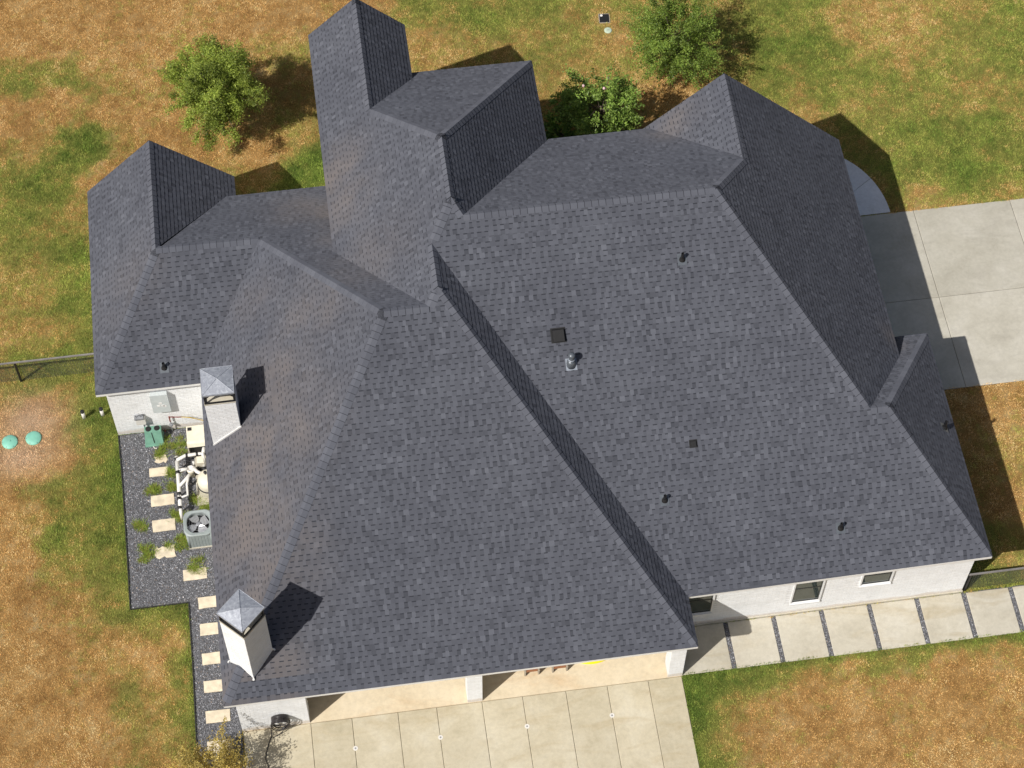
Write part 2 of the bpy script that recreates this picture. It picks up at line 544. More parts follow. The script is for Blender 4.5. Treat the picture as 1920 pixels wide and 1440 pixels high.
SHEEN_SPOTS = [(-6.5, -7.6, 1.3, .95), (-5.6, -5.8, 1.3, .75), (-6.6, -9.6, 1.3, .9), (-6.2, -13.9, 0.8, .75), (-7.3, -14.0, .8, .7), (-3.2, 0.8, 0.8, .9), (-3.0, -0.6, .9, .6), (-4.2, 1.2, 1.0, .5), (-6.7, -12.2, 1.2, .8), (7.1, 1.2, .7, .6), (-5.9, -11.0, 1.3, .75), (-5.0, -7.6, 1.2, .6), (-4.3, -4.2, 1.3, .45), (-2.6, -3.0, 1.2, .35), (12.75, -5.8, .4, .6), (-9.6, -1.0, 1.2, .3), (-5.9, -2.6, .8, .35)]  # brown spots that paint a warm sheen on, mainly over west slopes
single = 0
for n, P in POLY.items():
    org, u, up, nrm = frame(n)
    p2 = [((p - org).dot(u), (p - org).dot(up)) for p in P]
    vmax = max(q[1] for q in p2)
    vmin = min(q[1] for q in p2)
    rot = Matrix((u, up, nrm)).transposed().to_4x4()
    k = int(math.floor(vmin / EXPO))
    nu = np.array(u); nup = np.array(up); nn = np.array(nrm); no = np.array(org)
    # a slow tone drift in runs along each course, as bundles vary
    while k * EXPO < vmax:
        v0 = max(k * EXPO, vmin + 1e-4)
        v1 = min((k + 1) * EXPO, vmax - 1e-4)
        k += 1
        if v1 - v0 < 0.02:
            continue
        if v0 == vmin + 1e-4:
            v0 -= 0.012           # starter course hangs over the eave
        vc0, vc1 = v0, v1
        # courses are cut where the slope's outline turns, so that nothing sticks out past a ridge
        cuts = [vc0] + [q for q in sorted(set(round(t[1], 4) for t in p2)) if vc0 + .012 < q < vc1 - .012] + [vc1]
        for v0, v1 in zip(cuts[:-1], cuts[1:]):
            fl, fh = (v0 - vc0) / (vc1 - vc0), (v1 - vc0) / (vc1 - vc0)
            a, b = crossings(p2, max(v0, vmin) + 2e-4), crossings(p2, v1 - 2e-4)
            if len(a) != len(b):
                a = b = crossings(p2, 0.5 * (v0 + v1))
            for i in range(0, len(a) - 1, 2):
                ua0, ua1, ub0, ub1 = a[i], a[i + 1], b[i], b[i + 1]
                x = min(ua0, ub0) - random.random() * 0.25
                end = max(ua1, ub1)
                slot = random.random() < 0.5
                while x < end:
                    w = random.choice(WID)
                    if slot:
                        w = random.choice(WID[:3])
                    x1 = x + w
                    c0, c1 = min(max(x, ua0), ua1), min(max(x1, ua0), ua1)
                    d0, d1 = min(max(x, ub0), ub1), min(max(x1, ub0), ub1)
                    if c1 - c0 > 0.004 or d1 - d0 > 0.004:
                        tone = random.choices(TONES, TONEW)[0]
                        if slot:
                            tone = max(0.15, tone - 0.07)
                        full = (c1 - c0 > w - 1e-6) and (d1 - d0 > w - 1e-6) and abs((v1 - v0) - EXPO) < 1e-6
                        if n == 'MS' and single < 300 and full and v0 < 0.5 and (x < 4.5):
                            single += 1
                            o = bpy.data.objects.new('shingle', variant_mesh(w, slot, tone))
                            COL.objects.link(o)
                            o.parent = roof
                            o.matrix_local = Matrix.Translation(org + u * x + up * v0) @ rot
                        else:
                            jit = random.uniform(-0.0008, 0.0012)
                            hb = (H_S if slot else H_T) + jit
                            V, F, T = tab_local(c0, c1, d0, d1, v0, v1, hb + (H_UP - hb) * fl, slot and fh > .99, tone, hb + (H_UP - hb) * fh)
                            V = np.array(V)
                            W = no + V[:, :1] * nu + V[:, 1:2] * nup + V[:, 2:3] * nn
                            base = len(sv)
                            sv.extend(W.tolist())
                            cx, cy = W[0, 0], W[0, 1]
                            sheen = 0.0
                            for (qx, qy, qr, qa) in SHEEN_SPOTS:
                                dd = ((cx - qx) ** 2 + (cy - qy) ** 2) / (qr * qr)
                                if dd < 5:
                                    sheen = max(sheen, qa * math.exp(-dd))
                            for f, t in zip(F, T):
                                ss.append(len(sl))
                                sl.extend([j + base for j in f])
                                stone_.append(t)
                                ssheen.append(sheen if t > 0.14 else 0.0)
                    x = x1
                    slot = not slot
me = np_mesh('shingle_field', np.array(sv), sl, ss, [('tone', 'FLOAT', 'FACE', stone_), ('stain_sheen', 'FLOAT', 'FACE', ssheen)])
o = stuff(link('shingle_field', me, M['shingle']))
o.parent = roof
del sv, sl, ss

# ---- ridge and hip caps
EDGES = [('MSW', MSW, M8, 'MW', 'MS'), ('MSE', MSE, M12, 'MS', 'ME'), ('M8', M8, M12b, 'MS', 'LN'), ('a', M12b, M12, 'NW', 'MS'),
         ('b', SEc, R24b, 'S2', 'R2E'), ('c', R24, M23, 'S2', 'E2'), ('d', N15, M23, 'S2', 'N2'), ('e', LSW, Lrb, 'LW', 'LS'),
         ('f', Lrb, L6, 'LS', 'LN'), ('g', L6, M8, 'MW', 'LN'), ('h', R24, R24b, 'S2', 'R2N'), ('i', R2NE, R24b, 'R2N', 'R2E'),
         ('j', Lrb, Lpk, 'LW', 'LE'), ('k', M12, M13, 'NW', 'ME'), ('l', M13, N14, 'NW', 'S2'), ('m', N14, N17, 'NW', 'NE'),
         ('n', N15, N14, 'NE', 'S2'), ('o', NNEc, N17, 'NN', 'NE'), ('p', N18, N17, 'NW', 'NN'), ('q', N18, Npk, 'NW', 'NEs'),
         ('r', Rrb, M23, 'N2', 'E2'), ('s', Rrb, Rpk, 'RW', 'E2')]
ncap = 0
CAPX = 0.2
capv, capf, capt = [], [], []
for (_, A, B, f1, f2) in EDGES:
    t = (B - A).normalized()
    L = (B - A).length
    sides = []
    for f in (f1, f2):
        nr = frame(f)[3]
        w = nr.cross(t).normalized()
        if w.z > 0:               # each wing runs down its own slope
            w = -w
        sides.append((w, nr))
    (w1, n1), (w2, n2) = sides
    up = (n1 + n2).normalized()
    W = 0.15
    def sect(s, lift):
        c = t * s
        return [c + w1 * W + n1 * lift, c + up * (lift + 0.004), c + w2 * W + n2 * lift]
    a0, a1, lo, am = sect(0, 0.0165), sect(CAPX + 0.006, 0.009), sect(0, 0.002), sect(CAPX - 0.014, 0.0095)
    V = a0 + a1 + lo + am
    F = [(0, 1, 10, 9), (1, 2, 11, 10), (6, 7, 1, 0), (7, 8, 2, 1), (9, 10, 4, 3), (10, 11, 5, 4), (0, 9, 3, 6), (2, 8, 5, 11)]
    FT = lambda t_: [t_, t_, .08, .08, .05, .05, t_, t_]  # butt faces and top strip darkened to paint the shadow between caps
    meshes = []
    for tone in (0.57, 0.61, 0.65, 0.7):
        cm = bpy.data.meshes.new('ridge_cap')
        cm.from_pydata([tuple(v) for v in V], [], F)
        for an, val in (('tone', tone), ('stain_sheen', 0.0)):
            at = cm.attributes.new(an, 'FLOAT', 'FACE')
            at.data.foreach_set('value', FT(val) if an == 'tone' else [0.0] * 8)
        cm.materials.append(M['shingle'])
        meshes.append(cm)
    k = int(L / CAPX)
    for i in range(k + 1):
        s = min(i * CAPX + (0.12 if A.z < B.z - .5 else 0.0), L - CAPX - 0.006)
        if ncap < 300:
            ncap += 1
            o = bpy.data.objects.new('ridge_cap', random.choice(meshes))
            COL.objects.link(o)
            o.parent = roof
            o.location = A + t * s
        else:
            tone = random.choice((0.57, 0.61, 0.65, 0.7))
            base = len(capv)
            capv += [tuple(v + A + t * s) for v in V]
            capf += [tuple(j + base for j in f) for f in F]
            capt += FT(tone)
cm = bpy.data.meshes.new('ridge_cap_run')
cm.from_pydata(capv, [], capf)
for an, dat in (('tone', capt), ('stain_sheen', [0.0] * len(capt))):
    at = cm.attributes.new(an, 'FLOAT', 'FACE')
    at.data.foreach_set('value', dat)
o = stuff(link('ridge_cap_run', cm, M['shingle']))
o.parent = roof

# ---- fascia and soffit along the eaves and rakes
def fascia(A, B, out, hgt=0.11, inn=0.40):
    """board under the roof edge A-B, out = horizontal outward direction; soffit behind it"""
    A, B, out = Vector(A), Vector(B), Vector(out)
    t = (B - A).normalized()
    z = Vector((0, 0, 1))
    b = MB()
    dn = -0.012
    o0, o1 = out * 0.004, out * -0.028
    b.hexa([A + o0 + z * (dn - hgt), B + o0 + z * (dn - hgt), B + o1 + z * (dn - hgt), A + o1 + z * (dn - hgt)],
           [A + o0 + z * dn, B + o0 + z * dn, B + o1 + z * dn, A + o1 + z * dn])
    hpart(b.build('fascia_board', M['trim']))
    if inn > 0 and abs(t.z) < 0.02:
        s = MB()
        s.hexa([A + o1 + z * -hgt, B + o1 + z * -hgt, B - out * inn + z * -hgt, A - out * inn + z * -hgt],
               [A + o1 + z * (-hgt + .015), B + o1 + z * (-hgt + .015), B - out * inn + z * (-hgt + .015), A - out * inn + z * (-hgt + .015)])
        hpart(s.build('soffit', M['soffit']))

W_, E_, S_, N_ = (-1, 0, 0), (1, 0, 0), (0, -1, 0), (0, 1, 0)
for A, B, d in [(LSW, LNW, W_), (LSW, on('LS', aMW, bLS), S_), (LNE, on('LE', aLE, bLN), E_), (LNc, on('LN', aNW, bLN), N_),
                (V1, MSW, W_), (MSW, MSE, S_), (MSE, MEv, E_), (MEv, SEc, S_), (SEc, R2NE, E_), (R2NE, on('R2N', a2E - .3, bR2N), N_),
                (R27, RNE, E_), (N16, I3('RW', 'N2', ZZ(e2N)), N_), (NNEc, on('NE', aNE, 1.49), E_), (NNEc, on('NN', aNEs, bNN), N_),
                (NNE, NEsN, E_), (NNW, NWv, W_), (LNW, Lpk, N_), (Lpk, LNE, N_), (NNW, Npk, N_), (Npk, NNE, N_), (on('RW', aRW, gR), Rpk, N_), (Rpk, RNE, N_)]:
    fascia(A, B, d)

# ---- walls
def wall_prism(pts, z0, tops, name='wall', mat='mortar'):
    """vertical wall volume over a footprint, with its own top heights"""
    k = len(pts)
    b = MB()
    V = [(x, y, z0) for x, y in pts] + [(x, y, z) for (x, y), z in zip(pts, tops)]
    b.add(V, [tuple(range(k))[::-1], tuple(range(k, 2 * k))] + [(i, (i + 1) % k, (i + 1) % k + k, i + k) for i in range(k)])
    return hpart(b.build(name, M[mat]))

def wall_box(x0, x1, y0, y1, z1, z0=-0.1, mat='mortar'):
    return wall_prism([(x0, y0), (x1, y0), (x1, y1), (x0, y1)], z0, [z1] * 4, mat=mat)

WL_S, WM_S, WM_W, W2_S, WE = -3.80, -14.02, -7.53, -12.50, 13.73
wallL = wall_box(-10.63, -6.60, WL_S, gL - .3, 2.66)
wall_prism([(-10.63, gL - .5), (-6.6, gL - .5), (-6.6, gL - .3), (-10.63, gL - .3)], 2.6, [2.7, 2.7, 2.7, 2.7])
b = MB()
for (x0, x1, xp, zp, ze, y) in [(-10.7, -6.45, Lpk.x, Lpk.z - .1, 2.85, gL - .3), (-3.2, -.65, Npk.x, Npk.z - .1, 5.95, gN - .3), (4.9, 12.5, Rpk.x, Rpk.z - .1, 3.75, gR - .3)]:
    b.add([(x0, y - .2, ze - .3), (x1, y - .2, ze - .3), (x1, y - .2, ze), (xp, y - .2, zp), (x0, y - .2, ze), (x0, y, ze - .3), (x1, y, ze - .3), (x1, y, ze), (xp, y, zp), (x0, y, ze)],
          [(0, 1, 2, 3, 4), (9, 8, 7, 6, 5), (0, 5, 6, 1), (1, 6, 7, 2), (2, 7, 8, 3), (3, 8, 9, 4), (4, 9, 5, 0)])
hpart(b.build('gable_wall', M['brick']))
wall_box(-7.52, 4.95, -10.2, bLN - .32, 2.72)                   # body of the house behind the porch
wall_box(-3.1, -0.75, 2.0, gN - .32, 5.62)                       # tall front bay
wall_box(-0.72, 3.05, -1.0, bNN - .33, 5.30)
wall_box(3.06, 8.6, -1.0, b2N - .34, 5.2)
wall_box(8.61, 12.35, -5.0, gR - .31, 3.46)
wall_box(4.8, 8.60, 1.0, gR - .33, 3.2)
wall2 = wall_box(4.96, WE, W2_S, -5.65, 2.76)
wall_box(WM_W, -7.13, -13.58, -3.9, 2.70)                        # west wall of the main block
wallSW = wall_box(WM_W, -5.62, WM_S, -13.57, 2.70)               # return of the west wall beside the porch
pier1 = wall_box(-1.12, -0.69, WM_S, -13.58, 2.70)
pier2 = wall_box(4.67, 5.10, WM_S, -13.58, 2.70)
bm_ = MB()
bm_.box(-5.61, 5.10, -13.98, -13.60, 2.42, 2.69)
hpart(bm_.build('porch_beam', M['trim']))
sof = MB()
sof.box(-7.1, 5.08, -13.55, -10.21, 2.62, 2.66)
hpart(sof.build('porch_ceiling', M['soffit']))

def bricks_on(wall, origin, u, n, length, height, z0=0.02, skip=(), tops=None, parent=None):
    """painted bricks proud of the mortar: joined, they are far too small to pick apart"""
    origin, u, n = Vector(origin), Vector(u), Vector(n)
    BH, BL, GJ = 0.075, 0.225, 0.010
    vs, fs = [], []
    row = 0
    z = z0
    up = Vector((0, 0, 1))
    while z < height:
        s = -BL * 0.5 if row % 2 else 0.0
        while s < length:
            a, b_ = max(s, 0), min(s + BL - GJ, length)
            c = 0.5 * (a + b_)
            if b_ - a > 0.03 and not any(q[0] < b_ - .01 and a + .01 < q[1] and q[2] < z + BH - .01 and z + .01 < q[3] for q in skip):
                if tops is None or z + BH < tops(c):
                    d = random.uniform(0.003, 0.0055)
                    base = len(vs)
                    P0 = origin + u * a + up * z
                    P1 = origin + u * b_ + up * z
                    zz = up * (BH - GJ)
                    for P in (P0, P1, P1 + zz, P0 + zz):
                        vs.append(tuple(P))
                    e = 0.003
                    for P in (P0 + u * e + up * e, P1 - u * e + up * e, P1 + zz - u * e - up * e, P0 + zz + u * e - up * e):
                        vs.append(tuple(P + n * d))
                    fs += [(base + 4, base + 5, base + 6, base + 7), (base, base + 1, base + 5, base + 4), (base + 1, base + 2, base + 6, base + 5), (base + 2, base + 3, base + 7, base + 6), (base + 3, base, base + 4, base + 7)]
            s += BL
        z += BH
        row += 1
    me = bpy.data.meshes.new('brickwork')
    me.from_pydata(vs, [], fs)
    o = stuff(link('brickwork', me, M['brick']))
    o.parent = wall
    o.matrix_parent_inverse = Matrix.Identity(4) if parent is None else parent
    return o

# windows in the south wall of the east wing (x0, x1, z0, z1)
WINS = [(5.28, 6.13, 0.88, 2.45), (8.52, 9.32, 0.78, 2.45), (10.49, 11.33, 1.40, 2.45)]
bricks_on(wall2, (4.96, W2_S, 0), (1, 0, 0), (0, -1, 0), WE - 4.96, 2.74, 0.10, [(a - 4.96 - .01, b2 - 4.96 + .01, z - .10, zz + .01) for a, b2, z, zz in WINS])
bricks_on(wall2, (WE, W2_S, 0), (0, 1, 0), (1, 0, 0), 6.8, 2.74)
bricks_on(wallL, (-10.63, WL_S, 0), (1, 0, 0), (0, -1, 0), 3.1, 2.64, 0.05)
bricks_on(wallL, (-10.63, gL - .3, 0), (0, -1, 0), (-1, 0, 0), 7.0, 2.64)
bricks_on(wallSW, (WM_W, WM_S, 0), (1, 0, 0), (0, -1, 0), 1.91, 2.68)
bricks_on(wallSW, (-5.62, WM_S, 0), (0, 1, 0), (1, 0, 0), 0.45, 2.68)
for pr, x0 in ((pier1, -1.12), (pier2, 4.67)):
    bricks_on(pr, (x0, WM_S, 0), (1, 0, 0), (0, -1, 0), 0.43, 2.68)
    bricks_on(pr, (x0 + .43, WM_S, 0), (0, 1, 0), (1, 0, 0), 0.44, 2.68)
    bricks_on(pr, (x0, -13.58, 0), (0, -1, 0), (-1, 0, 0), 0.44, 2.68)
# concrete foot of the south wall
ft = MB()
ft.box(4.97, WE + .03, W2_S - .035, W2_S + .05, -0.05, 0.095)
hpart(ft.build('foundation', M['walk']))

for (x0, x1, z0, z1) in WINS:
    w = empty('window')
    hpart(w)
    f = MB()
    y = W2_S
    # white reveal, dark frame, two sashes
    for (a, b2, c, d) in ((x0, x0 + .035, z0, z1), (x1 - .035, x1, z0, z1), (x0, x1, z0, z0 + .035), (x0, x1, z1 - .035, z1), (x0, x1, (z0 + z1) / 2 - .02, (z0 + z1) / 2 + .02)):
        f.box(a, b2, y - .018, y + .02, c, d)
    fr = f.build('frame', M['frame'], w)
    for (c, d) in ((z0 + .035, (z0 + z1) / 2 - .02), ((z0 + z1) / 2 + .02, z1 - .035)):
        g = MB()
        g.box(x0 + .035, x1 - .035, y - .008, y + .012, c, d)
        g.build('pane', M['glass'], w)
    s = MB()
    s.hexa([(x0 - .04, y - .075, z0 - .10), (x1 + .04, y - .075, z0 - .10), (x1 + .04, y - .002, z0 - .10), (x0 - .04, y - .002, z0 - .10)],
           [(x0 - .04, y - .075, z0 - .045), (x1 + .04, y - .075, z0 - .045), (x1 + .04, y - .002, z0 - .002), (x0 - .04, y - .002, z0 - .002)])
    s.build('sill', M['brick'], w)
    rv = MB()
    rv.box(x1 + .002, x1 + .05, y - .05, y - .001, z0, z1)
    rv.box(x0 - .05, x0 - .002, y - .05, y - .001, z0, z1)
    rv.build('reveal', M['brick'], w)

# ---- chimneys
def chimney(cx, cy, side, rot, ztop, zcap, zbase, shaded):
    c = empty('chimney', (cx, cy, 0), rot)
    hpart(c)
    h = side / 2
    core = MB()
    core.box(-h, h, -h, h, zbase, ztop - 0.02)
    st = core.build('stack', M['mortar'], c)
    for (o_, u_, n_) in (((-h, -h, 0), (1, 0, 0), (0, -1, 0)), ((h, -h, 0), (0, 1, 0), (1, 0, 0)), ((h, h, 0), (-1, 0, 0), (0, 1, 0)), ((-h, h, 0), (0, -1, 0), (-1, 0, 0))):
        bricks_on(st, o_, u_, n_, side, ztop - .02, zbase)
    crown = MB()
    crown.box(-h - .012, h + .012, -h - .012, h + .012, ztop - .02, ztop + .02)
    crown.build('crown', M['walk'], c)
    tray = MB()
    for (a, b2, c_, d) in ((-h, h, -h, -h + .03), (-h, h, h - .03, h), (-h, -h + .03, -h + .03, h - .03), (h - .03, h, -h + .03, h - .03)):
        tray.box(a, b2, c_, d, ztop + .021, ztop + .085)
    tray.build('cap_tray', M['black'], c)
    for sx in (-1, 1):
        for sy in (-1, 1):
            p = MB()
            x, y = sx * (h - .025), sy * (h - .025)
            p.hexa([(x - .02, y - .02, ztop + .08), (x + .02, y - .02, ztop + .08), (x + .02, y + .02, ztop + .08), (x - .02, y + .02, ztop + .08)],
                   [(x - .02, y - .02, zcap - .05), (x + .02, y - .02, zcap - .05), (x + .02, y + .02, zcap - .05), (x - .02, y + .02, zcap - .05)])
            # gusset running up to the hood
            p.hexa([(x - .012, y - .012, zcap - .28), (x + .012, y - .012, zcap - .28), (x + .012, y + .012, zcap - .28), (x - .012, y + .012, zcap - .28)],
                   [(x - sx * .2 - .012, y - .012, zcap - .055), (x - sx * .2 + .012, y - .012, zcap - .055), (x - sx * .2 + .012, y + .012, zcap - .055), (x - sx * .2 - .012, y + .012, zcap - .055)])
            p.build('cap_post', M['black'], c)
    q = h + .02
    hood = MB()
    nseg = [(-q, -q), (q, -q), (q, q), (-q, q)]
    V = [(x, y, zcap - .07) for x, y in nseg] + [(x, y, zcap) for x, y in nseg] + [(0, 0, zcap + .13)]
    hood.add(V, [(0, 1, 5, 4), (1, 2, 6, 5), (2, 3, 7, 6), (3, 0, 4, 7), (4, 5, 8), (5, 6, 8), (6, 7, 8), (7, 4, 8), (3, 2, 1, 0)])
    hd = hood.build('cap_hood', M['galv'], c)
    seam = MB()
    for x, y in nseg:
        seam.tube([(x, y, zcap + .004), (0, 0, zcap + .134)], 0.009, 5)
    seam.build('cap_seam', M['galv'], c)
    rim = MB()
    for i in range(4):
        (x0, y0), (x1, y1) = nseg[i], nseg[(i + 1) % 4]
        rim.tube([(x0, y0, zcap), (x1, y1, zcap)], 0.008, 5)
    rim.build('cap_rim', M['galv'], c)
    fl = MB()
    fl.tube([(0, 0, ztop), (0, 0, ztop + .22)], 0.10, 14)
    fl.build('flue_liner', M['grey'], c)
    return c

ch1 = chimney(-7.07, -5.98, 0.86, 0.0, 5.36, 5.89, 2.6, False)
ch2 = chimney(-6.89, -13.29, 0.84, PI / 4, 5.77, 6.24, 2.75, True)
# white counter-flashing strips where the stacks meet the roof
def flash_strip(c, pts, w=0.05):
    inv = c.matrix_world
    b = MB()
    for i in range(len(pts) - 1):
        A, B = Vector(pts[i]), Vector(pts[i + 1])
        b.hexa([A + Vector((0, -.012, -.01)), B + Vector((0, -.012, -.01)), B + Vector((0, .004, -.01)), A + Vector((0, .004, -.01))],
               [A + Vector((0, -.012, w)), B + Vector((0, -.012, w)), B + Vector((0, .004, w)), A + Vector((0, .004, w))])
    o = b.build('flashing', M['trim'])
    o.parent = c
    return o
zS = lambda x: on('MW', x, 0).z
flash_strip(ch1, [(-.445, -.447, zS(-7.515) - .0), (.455, -.447, zS(-6.615))], 0.08)
# kick-out flashings at the foot of the diagonal stack
s2 = .84 / 2
for (x, y) in ((-s2, -s2), (s2, -s2), (-s2, s2)):
    gx = -6.89 + (x - y) * math.cos(PI / 4)
    gy = -13.29 + (x + y) * math.cos(PI / 4)
    zz = max(min(on('MW', gx, gy).z, on('MS', gx, gy).z), 0)
    k = MB()
    ox, oy = (-.07 if x < 0 else .07), (-.07 if y < 0 else .07)
    k.add([(x, y, zz + .14), (x + ox, y + oy * .3, zz + .025), (x + ox * .8, y + oy * .8, zz + .02), (x + ox * .3, y + oy, zz + .025), (x, y, zz - .02)], [(0, 1, 2), (0, 2, 3), (1, 4, 2), (2, 4, 3), (0, 4, 1), (0, 3, 4)])
    k.build('kick_flashing', M['trim'], ch2)

# ---- things fixed to the roof
def roof_frame(face, x, y):
    org, u, up, nrm = frame(face)
    return on(face, x, y), u, up, nrm

def vent_pipe(face, x, y, h=0.30, r=0.045):
    P, u, up, nrm = roof_frame(face, x, y)
    e = empty('vent_pipe', P)
    hpart(e)
    fl = MB()
    q = [u * a + up * b2 + nrm * 0.016 for a, b2 in ((-.13, -.15), (.13, -.15), (.13, .17), (-.13, .17))]
    fl.hexa(q, [v + nrm * .004 for v in q])
    fl.build('flashing', M['flue'], e)
    c = MB()
    c.lathe([(0.095, 0.0), (0.075, 0.06), (0.055, 0.11)], (0, 0, 0.0), 12)
    c.build('boot', M['blackplastic'], e)
    p = MB()
    p.lathe([(r, 0.0), (r, h), (r * .75, h), (r * .75, h - .05)], (0, 0, 0), 12)
    p.build('pipe', M['black'], e)

for args in [('S2', 6.16, -4.95, .30), ('LS', -8.79, -3.56, .26), ('S2', 4.90, -10.58, .28), ('S2', 9.75, -11.74, .28), ('R2E', 13.52, -8.81, .36)]:
    vent_pipe(*args)

def box_vent(face, x, y, w, h):
    P, u, up, nrm = roof_frame(face, x, y)
    e = empty('roof_vent', P)
    hpart(e)
    hb = MB()
    q = w / 2
    bot = [u * a + up * b2 + nrm * .012 for a, b2 in ((-q, -q), (q, -q), (q, q), (-q, q))]
    top = [u * a * .86 + up * b2 + nrm * hh for (a, b2, hh) in ((-q, -q, h), (q, -q, h), (q, q * .8, h * .75), (-q, q * .8, h * .75))]
    hb.hexa(bot, top)
    hb.build('hood', M['blackplastic'], e)
    fl = MB()
    p = q + .03
    bb = [u * a + up * b2 + nrm * .013 for a, b2 in ((-p, -p), (p, -p), (p, p), (-p, p))]
    fl.hexa(bb, [v + nrm * .004 for v in bb])
    fl.build('flange', M['blackplastic'], e)
box_vent('S2', 2.47, -6.40, 0.36, 0.13)
box_vent('S2', 5.88, -9.32, 0.17, 0.08)
P, u, up, nrm = roof_frame('S2', 2.74, -7.10)
e = hpart(empty('flue_vent', P))
fl = MB()
q = [u * a + up * b2 + nrm * .014 for a, b2 in ((-.155, -.19), (.155, -.19), (.155, .15), (-.155, .15))]
fl.hexa(q, [v + nrm * .004 for v in q])
fl.build('flashing', M['lead'], e)
c = MB(); c.lathe([(.155, -.06), (.125, .10), (.085, .17)], (0, 0, 0), 20); c.build('cone', M['flue'], e, True)
c = MB(); c.lathe([(.075, .1), (.075, .38)], (0, 0, 0), 18); c.build('pipe', M['flue'], e, True)
c = MB(); c.lathe([(.10, .22), (.105, .235), (.076, .25)], (0, 0, 0), 18); c.build('storm_collar', M['lead'], e, True)
c = MB(); c.lathe([(.10, .38), (.105, .42), (.08, .47), (.03, .49), (.0, .495)], (0, 0, 0), 18); c.build('rain_cap', M['flue'], e, True)

